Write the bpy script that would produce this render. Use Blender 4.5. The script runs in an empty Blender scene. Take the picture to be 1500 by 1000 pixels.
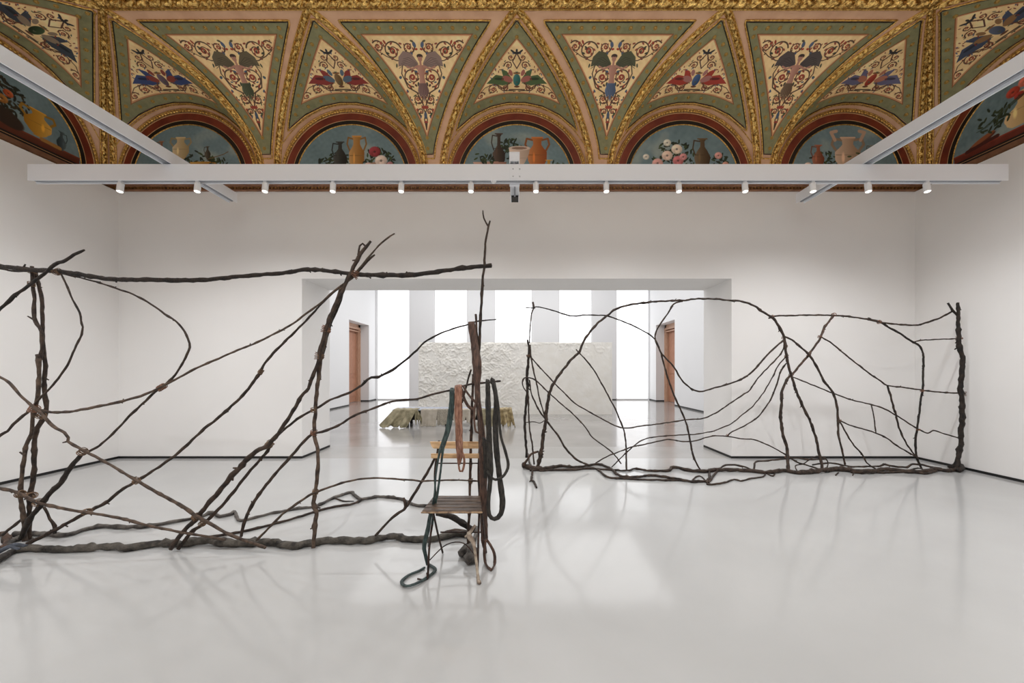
import bpy, bmesh, math, random
import numpy as np
from mathutils import Vector, noise
random.seed(7)
RNG = np.random.RandomState(11)
PI = math.pi
SC = bpy.context.scene
COL = SC.collection
F = 560.0            # focal length in pixels of a 1500 px wide frame
H = 1.40             # eye height
VX, VY = 757.0, 540.0

def lin(c):
    c = np.asarray(c, float)/255.0
    return np.where(c <= 0.04045, c/12.92, ((c+0.055)/1.055)**2.4)
def L3(r, g, b): return tuple(float(v) for v in lin((r, g, b)))+(1.0,)

# ------------------------------------------------------------------ materials
def mat(name, rgb, rough=0.5, metal=0.0, rgb2=None, nscale=8.0, bump=0.0, bscale=40.0, spec=0.5,
        stretch=None, emit=None, estr=0.0, detail=4.0, rough2=None):
    m = bpy.data.materials.new(name); m.use_nodes = True
    nt = m.node_tree; b = nt.nodes['Principled BSDF']
    b.inputs['Base Color'].default_value = L3(*rgb)
    b.inputs['Roughness'].default_value = rough
    b.inputs['Metallic'].default_value = metal
    b.inputs['Specular IOR Level'].default_value = spec
    tc = nt.nodes.new('ShaderNodeTexCoord'); src = tc.outputs['Object']
    if stretch:
        mp = nt.nodes.new('ShaderNodeMapping'); mp.inputs['Scale'].default_value = stretch
        nt.links.new(src, mp.inputs['Vector']); src = mp.outputs['Vector']
    if rgb2 or rough2 is not None:
        n = nt.nodes.new('ShaderNodeTexNoise'); n.inputs['Scale'].default_value = nscale
        n.inputs['Detail'].default_value = detail
        nt.links.new(src, n.inputs['Vector'])
        r = nt.nodes.new('ShaderNodeValToRGB')
        r.color_ramp.elements[0].position = .35; r.color_ramp.elements[1].position = .65
        r.color_ramp.elements[0].color = L3(*rgb); r.color_ramp.elements[1].color = L3(*(rgb2 or rgb))
        nt.links.new(n.outputs['Fac'], r.inputs['Fac'])
        nt.links.new(r.outputs['Color'], b.inputs['Base Color'])
        if rough2 is not None:
            mr = nt.nodes.new('ShaderNodeMapRange')
            mr.inputs['To Min'].default_value = rough; mr.inputs['To Max'].default_value = rough2
            nt.links.new(n.outputs['Fac'], mr.inputs['Value'])
            nt.links.new(mr.outputs['Result'], b.inputs['Roughness'])
    if bump:
        n2 = nt.nodes.new('ShaderNodeTexNoise'); n2.inputs['Scale'].default_value = bscale
        n2.inputs['Detail'].default_value = 5
        nt.links.new(src, n2.inputs['Vector'])
        bp = nt.nodes.new('ShaderNodeBump'); bp.inputs['Strength'].default_value = bump
        bp.inputs['Distance'].default_value = 0.01
        nt.links.new(n2.outputs['Fac'], bp.inputs['Height'])
        nt.links.new(bp.outputs['Normal'], b.inputs['Normal'])
    if emit:
        b.inputs['Emission Color'].default_value = L3(*emit)
        b.inputs['Emission Strength'].default_value = estr
    return m

M = {}
M['wall'] = mat('white_wall_paint', (234, 232, 230), .7, rgb2=(238, 236, 234), nscale=.7, bump=.03, bscale=90)
M['wall_far'] = mat('far_wall_paint', (226, 226, 227), .7)
M['base'] = mat('black_shadow_gap', (14, 14, 14), .5)
M['ceil_pink'] = mat('pink_plaster', (224, 180, 144), .6, rgb2=(212, 166, 132), nscale=5, bump=.1, bscale=60)
M['ceil_white'] = mat('ceiling_plaster', (205, 190, 170), .8)
M['green'] = mat('sage_green_paint', (146, 142, 100), .6, rgb2=(130, 128, 90), nscale=14, bump=.05)
M['gold'] = mat('gilded_stucco', (255, 214, 128), .24, .85, rgb2=(128, 90, 42), nscale=30, bump=.6, bscale=80)
M['gold_thin'] = mat('gilded_line', (240, 198, 112), .32, .65, rgb2=(176, 128, 58), nscale=40)
M['gold_dark'] = mat('antique_gilding', (214, 172, 92), .3, .6, rgb2=(120, 92, 44), nscale=60)
M['red'] = mat('oxblood_band', (134, 58, 34), .5, rgb2=(108, 40, 27), nscale=4)
M['black'] = mat('black_band', (22, 17, 14), .5)
M['tan'] = mat('tan_line', (205, 160, 110), .5)
M['cornice'] = mat('cornice_brown', (150, 108, 80), .55, rgb2=(128, 88, 64), nscale=9)
M['dentil'] = mat('dentil_gilding', (150, 106, 52), .5, .3, rgb2=(86, 58, 32), nscale=30)
M['beam'] = mat('white_steel', (240, 242, 246), .4)
M['beam_dark'] = mat('track_channel', (150, 152, 158), .6)
M['lamp_white'] = mat('white_lamp_body', (240, 240, 240), .4)
M['lamp_lens'] = mat('lit_lens', (255, 255, 255), .3, emit=(255, 244, 228), estr=3.5)
M['beam_end_black'] = mat('beam_end_black', (16, 16, 18), .4)  # black for the dark opening at the middle beam's end
M['steel'] = mat('bolt_steel', (185, 187, 190), .4, .6)
M['window'] = mat('frosted_daylight_pane', (245, 245, 245), .6, emit=(250, 252, 255), estr=1.05)
M['plaster_relief'] = mat('white_plaster_relief', (250, 247, 241), .8, rgb2=(245, 241, 233), nscale=5, bump=.2, bscale=30)
M['door_wood'] = mat('oak_door', (178, 128, 102), .45, rgb2=(156, 106, 80), nscale=7, stretch=(6, 6, 1), bump=.1)
M['door_frame'] = mat('oak_frame', (198, 160, 136), .45, rgb2=(182, 140, 114), nscale=7, stretch=(6, 6, 1))
def barkm(n, a, b, sc=22):
    return mat(n, a, .62, rgb2=b, nscale=sc, bump=.9, bscale=70, detail=8, spec=.35)
M['bark'] = barkm('bark_brown', (32, 24, 19), (70, 55, 45))
M['bark_light'] = barkm('bark_worn', (50, 39, 32), (98, 80, 66))
M['bark_dark'] = barkm('bark_black', (20, 16, 13), (48, 38, 31))
M['bark_grey'] = barkm('bark_grey', (38, 34, 30), (92, 86, 78), 14)
M['bark_red'] = barkm('bark_reddish', (44, 32, 26), (88, 66, 54), 26)
M['cord'] = mat('tan_cord', (136, 106, 78), .7, rgb2=(70, 50, 36), nscale=90, bump=.6, bscale=160)
M['cord_rust'] = mat('rust_cord', (150, 104, 78), .65, rgb2=(88, 56, 40), nscale=60, bump=.6, bscale=160)
M['chair_wood'] = mat('pale_wood_slat', (224, 188, 144), .5, rgb2=(186, 146, 104), nscale=9, stretch=(1, 8, 8), bump=.2)
M['seat_wood'] = mat('weathered_dark_slat', (44, 36, 32), .4, rgb2=(98, 78, 62), nscale=9, stretch=(1, 8, 8), bump=.3)
M['seat_edge'] = mat('worn_slat_edge', (176, 146, 112), .5, rgb2=(92, 70, 54), nscale=30, bump=.2)
M['iron'] = mat('dark_iron', (34, 28, 26), .5, .5, rgb2=(70, 48, 38), nscale=40)
M['bone'] = mat('bone_cast', (182, 168, 150), .55, rgb2=(118, 100, 86), nscale=20, bump=.6)
M['s_green'] = mat('dark_green_strap', (18, 34, 36), .45, rgb2=(66, 84, 80), nscale=22, stretch=(3, 3, 1), bump=.8, bscale=70)
M['s_copper'] = mat('copper_strap', (110, 68, 50), .45, rgb2=(168, 124, 102), nscale=18, stretch=(4, 4, 1), bump=.8, bscale=60)
M['s_black'] = mat('black_strap', (16, 15, 13), .38, rgb2=(58, 53, 46), nscale=22, stretch=(3, 3, 1), bump=.9, bscale=70)
M['s_brown'] = mat('umber_strap', (56, 40, 34), .45, rgb2=(108, 80, 66), nscale=16, stretch=(5, 5, 1), bump=.9, bscale=60)
M['s_blue'] = mat('faded_blue_cloth', (36, 40, 48), .7, rgb2=(74, 80, 92), nscale=20, bump=.8)
M['root'] = barkm('root_grey', (48, 44, 42), (104, 98, 92), 12)
M['slab_blue'] = mat('pale_blue_slab', (176, 182, 196), .3, rgb2=(158, 166, 182), nscale=4)
M['hide'] = mat('olive_hide', (122, 114, 88), .65, rgb2=(162, 152, 124), nscale=9, bump=.8, bscale=25)
M['hide_ochre'] = mat('ochre_hide', (116, 98, 64), .6, rgb2=(182, 164, 124), nscale=12, bump=.8, bscale=40)
M['hide_grey'] = mat('grey_felt', (140, 134, 122), .8, rgb2=(168, 160, 146), nscale=40, bump=.6)
M['hide_pale'] = mat('pale_cloth', (188, 180, 166), .7, rgb2=(172, 162, 148), nscale=8, bump=.3)
M['under'] = mat('under_table_dark', (42, 34, 28), .6)  # dark tone for the shaded space under the table, and its legs

def floor_mat(name, a, b, r1, r2, spec):
    m = mat(name, a, r1, rgb2=b, nscale=.9, rough2=r2, spec=spec, detail=6)
    return m
M['floor'] = floor_mat('pale_epoxy_floor', (177, 177, 176), (183, 183, 182), .08, .15, .5)
M['sill'] = mat('grey_threshold_floor', (160, 158, 155), .22, rgb2=(166, 164, 161), nscale=1.2)
M['floor_far'] = floor_mat('polished_grey_concrete', (150, 147, 144), (166, 163, 160), .06, .18, .85)

def vc_mat(name, rough=.55):
    m = bpy.data.materials.new(name); m.use_nodes = True
    nt = m.node_tree; b = nt.nodes['Principled BSDF']; b.inputs['Roughness'].default_value = rough
    a = nt.nodes.new('ShaderNodeAttribute'); a.attribute_name = 'paint'
    nt.links.new(a.outputs['Color'], b.inputs['Base Color'])
    return m
M['paint'] = vc_mat('fresco_pigment')

# ------------------------------------------------------------------ object helpers
def link(name, me, m=None, parent=None, smooth=False):
    o = bpy.data.objects.new(name, me)
    if m is not None and not me.materials: me.materials.append(m)
    COL.objects.link(o)
    if parent: o.parent = parent
    if smooth:
        me.polygons.foreach_set('use_smooth', [True]*len(me.polygons))
    return o
def tag(o, label=None, cat=None, group=None, kind=None):
    if label: o['label'] = label
    if cat: o['category'] = cat
    if group: o['group'] = group
    if kind: o['kind'] = kind
    return o
def thing(name, label, cat, loc=(0, 0, 0), group=None):
    o = bpy.data.objects.new(name, None); COL.objects.link(o); o.empty_display_size = .05
    o.location = loc
    return tag(o, label, cat, group)
def pym(name, verts, faces):
    me = bpy.data.meshes.new(name); me.from_pydata([tuple(v) for v in verts], [], [tuple(f) for f in faces]); me.update()
    return me
class MB:
    """collects shapes into one mesh, all in world coordinates"""
    def __init__(s): s.v = []; s.f = []; s.mi = []
    def add(s, v, f, mi=0):
        n = len(s.v); s.v += [tuple(p) for p in v]; s.f += [tuple(i+n for i in q) for q in f]; s.mi += [mi]*len(f)
    def box(s, x0, x1, y0, y1, z0, z1, mi=0):
        s.add([(x0,y0,z0),(x1,y0,z0),(x1,y1,z0),(x0,y1,z0),(x0,y0,z1),(x1,y0,z1),(x1,y1,z1),(x0,y1,z1)],
              [(0,3,2,1),(4,5,6,7),(0,1,5,4),(1,2,6,5),(2,3,7,6),(3,0,4,7)], mi)
    def cyl(s, p0, p1, r0, r1=None, n=12, caps=True):
        r1 = r0 if r1 is None else r1
        p0 = Vector(p0); p1 = Vector(p1); t = (p1-p0).normalized()
        a = Vector((0,0,1)) if abs(t.z) < .9 else Vector((1,0,0))
        u = t.cross(a).normalized(); w = t.cross(u)
        vs = []
        for p, r in ((p0, r0), (p1, r1)):
            for k in range(n):
                an = 2*PI*k/n; vs.append(p+u*math.cos(an)*r+w*math.sin(an)*r)
        fs = [(k, (k+1) % n, n+(k+1) % n, n+k) for k in range(n)]
        if caps: fs += [tuple(range(n))[::-1], tuple(range(n, 2*n))]
        s.add(vs, fs)
    def build(s, name, m=None, parent=None, bevel=0, smooth=False):
        me = pym(name, s.v, s.f)
        if isinstance(m, (list, tuple)):
            for q in m: me.materials.append(q)
            me.polygons.foreach_set('material_index', s.mi)
            m = None
        if parent is not None and parent.matrix_world is not None:
            off = Vector(parent.location)
            pp = parent.parent
            while pp is not None: off += Vector(pp.location); pp = pp.parent
            for v in me.vertices: v.co -= off
        bm = bmesh.new(); bm.from_mesh(me); bmesh.ops.recalc_face_normals(bm, faces=bm.faces); bm.to_mesh(me); bm.free()
        o = link(name, me, m, parent, smooth)
        if bevel:
            b = o.modifiers.new('bevel', 'BEVEL'); b.width = bevel; b.segments = 2; b.limit_method = 'ANGLE'
        return o
def offset_of(parent):
    off = Vector((0, 0, 0))
    while parent is not None: off += Vector(parent.location); parent = parent.parent
    return off

# pixel of the photograph + distance from the eye -> a point in the room
def W(x, y, d): return Vector(((x-VX)*d/F, d, H-(y-VY)*d/F))

def catmull(P, step):
    """P: list of (Vector, radius...) numpy rows -> resampled rows"""
    P = np.asarray(P, float)
    out = []
    n = len(P)
    for i in range(n-1):
        p0 = P[max(i-1, 0)]; p1 = P[i]; p2 = P[i+1]; p3 = P[min(i+2, n-1)]
        L = np.linalg.norm(p2[:3]-p1[:3]); k = max(1, int(L/step))
        for j in range(k):
            t = j/k
            q = .5*((2*p1)+(-p0+p2)*t+(2*p0-5*p1+4*p2-p3)*t*t+(-p0+3*p1-3*p2+p3)*t**3)
            q[3:] = p1[3:]*(1-t)+p2[3:]*t
            out.append(q)
    out.append(P[-1].copy())
    return np.array(out)

def sweep(rows, n=8, flatdir=None, rough=.0, seed=0, closed=False, cap=.3):
    """rows: x,y,z,a,b ; elliptical tube, a across, b along flatdir. Returns verts, faces"""
    pts = rows[:, :3]; m = len(pts)
    T = np.gradient(pts, axis=0)
    if closed:
        T = np.roll(pts, -1, 0)-np.roll(pts, 1, 0)
    T /= (np.linalg.norm(T, axis=1)[:, None]+1e-9)
    fd = np.array(flatdir if flatdir is not None else (0, 1, .01), float)
    Nn = fd[None, :]-(T@fd)[:, None]*T
    ln = np.linalg.norm(Nn, axis=1)
    bad = ln < .15
    alt = np.array((1, 0, .02)); Na = alt[None, :]-(T@alt)[:, None]*T
    Nn[bad] = Na[bad]
    Nn /= (np.linalg.norm(Nn, axis=1)[:, None]+1e-9)
    for i in range(1, m):
        if np.dot(Nn[i], Nn[i-1]) < 0: Nn[i] *= -1
    Wd = np.cross(T, Nn)
    rs = np.random.RandomState(seed)
    vs = np.zeros((m, n, 3))
    for k in range(n):
        an = 2*PI*k/n
        jit = 1+rough*(rs.rand(m)-.5)*2 if rough else np.ones(m)
        vs[:, k, :] = pts+Wd*(math.cos(an)*rows[:, 3]*jit)[:, None]+Nn*(math.sin(an)*rows[:, 4]*jit)[:, None]
    faces = []
    mm = m if closed else m-1
    for i in range(mm):
        i2 = (i+1) % m
        for k in range(n):
            k2 = (k+1) % n
            faces.append((i*n+k, i*n+k2, i2*n+k2, i2*n+k))
    verts = [tuple(v) for v in vs.reshape(-1, 3)]
    if not closed:
        verts.append(tuple(pts[0]-T[0]*rows[0, 3]*cap)); verts.append(tuple(pts[-1]+T[-1]*rows[-1, 3]*cap))
        a, b = len(verts)-2, len(verts)-1
        for k in range(n):
            faces.append((a, (k+1) % n, k)); faces.append((b, (m-1)*n+k, (m-1)*n+(k+1) % n))
    return verts, faces
# ================================================================== the room
ZW, XW, XS = 5.98, 6.23, 6.38       # back wall, side walls (white liners), old side walls behind them
YB = -4.6                            # rear wall
HW = H+2.77                          # top of the white walls
OPX0, OPX1, OPH, ZR = -3.36, 3.36, H+1.41, 6.87
FXL, FXR, ZF, HF = -6.36, 5.99, 17.2, 5.7
def S(name, mb, m, **k):
    o = mb.build(name, m, **k); o['kind'] = 'structure'; return o

b = MB(); b.box(-XS-.2, XS+.2, YB-.3, ZW, -.2, 0); S('floor', b, M['floor'])
b = MB(); b.box(-XS-.2, XS+.2, ZW, ZR, -.2, 0); S('floor', b, M['sill'])
b = MB(); b.box(FXL-1.2, FXR+1.2, ZR, ZF+.6, -.2, 0); S('floor', b, M['floor_far'])
b = MB()
b.box(-XS-.2, OPX0, ZW, ZR, 0, HW); b.box(OPX1, XS+.2, ZW, ZR, 0, HW); b.box(OPX0, OPX1, ZW, ZR, OPH, HW)
S('wall_back', b, M['wall'])
b = MB(); b.box(-XS, -XW, YB, ZW, 0, HW); S('wall_left', b, M['wall'])
b = MB(); b.box(XW, XS, YB, ZW, 0, HW); S('wall_right', b, M['wall'])
b = MB(); b.box(-XS-.2, XS+.2, YB-.3, YB, 0, 6.3); S('wall_rear', b, M['wall'])
# baseboards: thin black line at the floor
bh = .034
b = MB(); b.box(-XW, OPX0, ZW-.006, ZW-.0005, 0, bh); b.box(OPX1, XW, ZW-.006, ZW-.0005, 0, bh)
b.box(OPX0+.0005, OPX0+.006, ZW-.006, ZR, 0, bh); b.box(OPX1-.006, OPX1-.0005, ZW-.006, ZR, 0, bh)
S('baseboard_back', b, M['base'])
b = MB(); b.box(-XW+.0005, -XW+.006, YB, ZW, 0, bh); S('baseboard_left', b, M['base'])
b = MB(); b.box(XW-.006, XW-.0005, YB, ZW, 0, bh); S('baseboard_right', b, M['base'])

# ---------------- room beyond the opening
DZ0, DZ1, DH, DT = 14.5, 16.45, H+1.87, .38
for side, X, sg in (('left', FXL, -1), ('right', FXR, 1)):
    b = MB()
    xa, xb = sorted((X, X+sg*DT))
    b.box(xa, xb, ZR, DZ0, 0, HF); b.box(xa, xb, DZ1, ZF+.5, 0, HF); b.box(xa, xb, DZ0, DZ1, DH, HF)
    S('wall_far_'+side, b, M['wall_far'])
    b = MB(); x0 = X-sg*.006; xa, xb = sorted((X-sg*.0005, x0))
    b.box(xa, xb, ZR, DZ0, 0, .05); b.box(xa, xb, DZ1, ZF, 0, .05)
    xa, xb = sorted((X, X+sg*DT)); b.box(xa, xb, DZ1-.006, DZ1-.0005, 0, .05)
    S('baseboard_far_'+side, b, M['base'])
    # wooden door case set at the back of the jamb
    e = bpy.data.objects.new('door_1' if sg < 0 else 'door_2', None); COL.objects.link(e); e['kind'] = 'structure'
    e.location = (X+sg*DT, (DZ0+DZ1)/2, 0)
    xa, xb = sorted((X+sg*DT, X+sg*(DT+.22)))
    fr = MB(); fr.box(xa, xb, DZ0-.12, DZ0+.18, 0, DH+.1); fr.box(xa, xb, DZ1-.16, DZ1+.3, 0, DH+.1); fr.box(xa, xb, DZ0-.12, DZ1+.3, DH-.14, DH+.12)
    ya = X+sg*(DT-.03); xq, xr = sorted((ya, X+sg*DT))
    fr.box(xq, xr, DZ0+.02, DZ1-.001, DH-.22, DH-.12); fr.box(xq, xr, DZ0+.02, DZ1-.001, DH-.32, DH-.27)
    fr.box(xq, xr, DZ1-.1, DZ1-.001, 0, DH-.2)
    fr.build('door_frame', M['door_frame'], e, bevel=.01)
    xa, xb = sorted((X+sg*(DT+.1), X+sg*(DT+.16)))
    dp = MB(); dp.box(xa, xb, DZ0+.18, DZ1-.16, 0.01, DH-.14)
    xc, xd = sorted((X+sg*(DT+.1), X+sg*(DT+.08)))
    for z0, z1 in ((.25, 1.0), (1.2, 2.9)):
        for y0, y1 in ((DZ0+.3, DZ0+.9), (DZ0+1.02, DZ1-.28)):
            dp.box(xc, xd, y0, y1, z0, z1)
    dp.build('door_panel', M['door_wood'], e, bevel=.012)
WX = [(-6.31, -4.83), (-3.715, -2.225), (-1.01, .69), (1.895, 3.39), (4.48, 5.96)]
b = MB(); edges = [FXL-.4]+[v for w in WX for v in w]+[FXR+.4]
for i in range(0, len(edges), 2): b.box(edges[i], edges[i+1], ZF, ZF+.5, 0, HF)
for w in WX: b.box(w[0], w[1], ZF, ZF+.5, 5.4, HF)
S('wall_far_back', b, M['wall_far'])
for i, w in enumerate(WX):
    e = bpy.data.objects.new('window_%d' % (i+1), None); COL.objects.link(e); e['kind'] = 'structure'
    e.location = ((w[0]+w[1])/2, ZF+.3, 0)
    p = MB(); p.box(w[0], w[1], ZF+.10, ZF+.12, .06, 5.4); p.build('pane', M['window'], e)
    f = MB(); f.box(w[0], w[1], ZF+.05, ZF+.13, 0, .06)
    f.box(w[0], w[0]+.03, ZF+.05, ZF+.10, .06, 5.4); f.box(w[1]-.03, w[1], ZF+.05, ZF+.10, .06, 5.4)
    if i == 2: f.box(-.17, -.155, ZF+.085, ZF+.10, .06, 5.4)
    f.build('window_frame', M['wall_far'], e)
b = MB(); b.box(-1.01-2.7+0, -1.01, ZF-.006, ZF-.0005, 0, .03)
for i in range(0, len(edges), 2): b.box(max(edges[i], FXL), min(edges[i+1], FXR), ZF-.006, ZF-.0005, 0, .04)
b2 = MB()
for i in range(0, len(edges), 2): b2.box(max(edges[i], FXL), min(edges[i+1], FXR), ZF-.006, ZF-.0005, 0, .04)
S('baseboard_far_back', b2, M['base'])
b = MB(); b.box(FXL-.4, FXR+.4, ZR, ZF+.5, HF, HF+.2); S('ceiling', b, M['wall_far'])
b = MB(); b.box(FXL-.4, FXR+.4, ZR-.05, ZR, HW, HF+.2); S('wall_far_front', b, M['wall_far'])

# ================================================================== the painted vault
CA, CB, CY0 = 1.6, 1.55, H+2.95      # the cove's quarter ellipse
DP = 1.25                            # how far the groins reach into the room
AW, AR, AC = 1.17, 1.10, H+2.95      # groin foot, arch radius, arch centre height
def coveZ(d):
    c = 1-np.asarray(d, float)/CA
    return CY0+CB*np.sqrt(np.clip(1-c*c, 0, 1))
def place(side, s, d, z):
    """s along the wall, d away from it, z up -> world"""
    s = np.asarray(s, float); d = np.asarray(d, float); z = np.asarray(z, float); s, d, z = np.broadcast_arrays(s, d, z)
    if side == 'back': return np.stack([s, ZW-d, z], -1)
    if side == 'left': return np.stack([-XS+d, ZW-s, z], -1)      # s measured from the corner towards the viewer
    return np.stack([XS-d, ZW-s, z], -1)
def severy(sc, x, d, lift=0.0):
    """point on the little vault over a lunette; x from its axis, d from the wall -> s,d,z"""
    x = np.asarray(x, float); d = np.asarray(d, float)
    ax = np.clip(np.abs(x), 0, AW-1e-4)
    dr = DP*(1-ax/AW)
    za = AC+np.sqrt(np.clip(AR**2-ax**2, 0, None))
    v = np.clip(d/np.maximum(dr, 1e-4), 0, 1)
    z = za+(coveZ(dr)-za)*v
    return sc+x, d, z-lift
def cove(s, d, lift=0.0):
    d = np.asarray(d, float)
    c = 1-d/CA; sn = np.sqrt(np.clip(1-c*c, 0, 1))
    return s, d+lift*c, coveZ(d)-lift*sn
def gridmesh(name, P, m, parent=None, smooth=True, paint=None, closed=False):
    """P: (a,b,3) array"""
    a, b_ = P.shape[:2]
    me = bpy.data.meshes.new(name)
    off = offset_of(parent)
    V = P.reshape(-1, 3)-np.array(off)
    idx = np.arange(a*b_).reshape(a, b_)
    q = np.stack([idx[:-1, :-1], idx[:-1, 1:], idx[1:, 1:], idx[1:, :-1]], -1).reshape(-1, 4)
    me.vertices.add(len(V)); me.vertices.foreach_set('co', V.astype(np.float32).ravel())
    me.loops.add(q.size); me.loops.foreach_set('vertex_index', q.astype(np.int32).ravel())
    me.polygons.add(len(q)); me.polygons.foreach_set('loop_start', np.arange(0, q.size, 4, dtype=np.int32))
    me.polygons.foreach_set('loop_total', np.full(len(q), 4, dtype=np.int32))
    me.update(); me.validate()
    if paint is not None:
        at = me.attributes.new('paint', 'FLOAT_COLOR', 'POINT')
        c = np.ones((len(V), 4), np.float32); c[:, :3] = lin(np.clip(paint, 0, 255))
        at.data.foreach_set('color', c.ravel())
    return link(name, me, m, parent, smooth)

BAYS = {'back': [-5.13, -2.58, 0.0, 2.60, 5.13], 'left': [1.25, 3.83, 6.41], 'right': [1.25, 3.83, 6.41]}
# plain plaster vault surfaces (one ceiling mesh)
ceilV, ceilF = [], []
def addgrid(P):
    a, b_ = P.shape[:2]; n = len(ceilV)
    ceilV.extend(map(tuple, P.reshape(-1, 3)))
    for i in range(a-1):
        for j in range(b_-1):
            ceilF.append((n+i*b_+j, n+i*b_+j+1, n+(i+1)*b_+j+1, n+(i+1)*b_+j))
def gr(sc, sg, d): return sc+sg*AW*(1-d/DP)
dd = np.linspace(0, DP, 26)
for side, cs in BAYS.items():
    for sc in cs:
        xs = np.linspace(-AW, AW, 61); vv = np.linspace(0, 1, 14)
        X, V = np.meshgrid(xs, vv, indexing='ij'); D = V*DP*(1-np.abs(X)/AW)
        s, d, z = severy(sc, X, D); addgrid(place(side, s, d, z))
    for k in range(len(cs)+1):
        for_d = []
        if side == 'back':
            lo = (lambda d: -(XS-d)) if k == 0 else (lambda d, c=cs[k-1]: gr(c, 1, d))
            hi = (lambda d: (XS-d)) if k == len(cs) else (lambda d, c=cs[k]: gr(c, -1, d))
        else:
            lo = (lambda d: d) if k == 0 else (lambda d, c=cs[k-1]: gr(c, 1, d))
            if k == len(cs): hi = lambda d: np.full_like(d, ZW-YB)
            else: hi = lambda d, c=cs[k]: gr(c, -1, d)
        t = np.linspace(0, 1, 12)
        A = lo(dd)[:, None]; B = hi(dd)[:, None]
        s = A+(B-A)*t[None, :]; D = np.repeat(dd[:, None], 12, 1)
        s_, d_, z_ = cove(s, D); addgrid(place(side, s_, d_, z_))
# above the groins: rest of the cove, then the flat
d2 = np.linspace(DP, CA, 8)
for side in BAYS:
    if side == 'back': A = -(XS-d2); B = (XS-d2)
    else: A = d2; B = np.full_like(d2, ZW-YB)
    t = np.linspace(0, 1, 20); s = A[:, None]+(B-A)[:, None]*t[None, :]; D = np.repeat(d2[:, None], 20, 1)
    s_, d_, z_ = cove(s, D); addgrid(place(side, s_, d_, z_))
me = pym('trim_0', ceilV, ceilF); o = link('trim_0', me, M['ceil_pink'], smooth=True); o['kind'] = 'structure'
b = MB(); b.box(-(XS-CA)-.02, XS-CA+.02, YB-.2, ZW-CA+.02, CY0+CB, CY0+CB+.1); S('ceiling', b, M['ceil_white'])
# upright old wall strips behind the lunettes, above the white wall
b = MB(); b.box(-XS-.2, XS+.2, ZW+.002, ZW+.15, HW, CY0+1.5); b.box(-XS-.2, XS+.2, ZW+.002, ZW+.15, CY0+1.5, 6.4); S('trim_1', b, M['ceil_pink'])
b = MB(); b.box(-XS-.15, -XS-.002, YB, ZW+.15, HW-.3, 6.4); S('trim_2', b, M['ceil_pink'])
b = MB(); b.box(XS+.002, XS+.15, YB, ZW+.15, HW-.3, 6.4); S('trim_3', b, M['ceil_pink'])

# cornice with dentils under the lunettes
def cornice(side, s0, s1, name):
    prof = [(0.0, 0.0), (.035, 0.0), (.035, .02), (.022, .026), (.022, .058), (.05, .062), (.05, .085), (.03, .10), (.045, .118), (.045, .13), (0, .14)]
    P = np.zeros((len(prof), 2, 3))
    for i, (dd_, zz) in enumerate(prof):
        for j, s in enumerate((s0, s1)): P[i, j] = place(side, s, dd_, HW+zz)
    o = gridmesh(name, P, M['cornice'], smooth=False); o['kind'] = 'structure'
    mb = MB(); n = int((s1-s0)/.052)
    for k in range(n):
        a = s0+(k+.3)*(s1-s0)/n; w = .028
        q0 = place(side, a, .022, HW+.026); q1 = place(side, a+w, .047, HW+.056)
        mb.box(min(q0[0], q1[0]), max(q0[0], q1[0]), min(q0[1], q1[1]), max(q0[1], q1[1]), q0[2], q1[2])
    o2 = mb.build('dentils', M['dentil'], o); tag(o2, kind='stuff')
cornice('back', -XS, XS, 'trim_4')
cornice('left', 0, ZW-YB, 'trim_5')
cornice('right', 0, ZW-YB, 'trim_6')

# gilded relief ribs
def gild(rows, name, parent=None, w=.05, h=.034, freq=34.0, m='gold', nn=10, step=.012, ph=0.0, structure=True, fd=(0, 0, 1)):
    """a half-round band of gilded leafwork along the curve rows (n,3)"""
    R = np.concatenate([rows, np.full((len(rows), 1), w), np.full((len(rows), 1), h)], 1)
    R = catmull(R, step)
    seg = np.r_[0, np.cumsum(np.linalg.norm(np.diff(R[:, :3], axis=0), axis=1))]
    pts = R[:, :3]; T = np.gradient(pts, axis=0); T /= np.linalg.norm(T, axis=1)[:, None]+1e-9
    if callable(fd): N = fd(pts)
    else: N = np.tile(np.array(fd, float), (len(pts), 1))
    N = N-(np.sum(N*T, 1))[:, None]*T; N /= np.linalg.norm(N, axis=1)[:, None]+1e-9
    Wd = np.cross(T, N)
    P = np.zeros((len(pts), nn, 3))
    for k in range(nn):
        an = -PI*.05+PI*1.1*k/(nn-1)
        rel = 1+.42*np.sin(seg*freq+3.2*abs(math.cos(an))*1.5+ph)*(1 if w > .02 else .6)+(.24*np.sin(seg*freq*2.3+5*math.cos(an)) if w > .02 else 0)
        edge = .93+.07*np.sin(seg*freq*2)
        P[:, k] = pts+Wd*(math.cos(an)*w*edge)[:, None]+N*(math.sin(an)*h*rel)[:, None]
    o = gridmesh(name, P, M[m], parent)
    if structure: o['kind'] = 'structure'
    return o
tr = [7]
def nexttrim():
    tr[0] += 1; return 'trim_%d' % (tr[0]-1)
def room_normal(side):
    base = {'back': (0, -1, -1), 'left': (1, 0, -1), 'right': (-1, 0, -1)}[side]
    return tuple(np.array(base)/np.sqrt(2))
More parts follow.
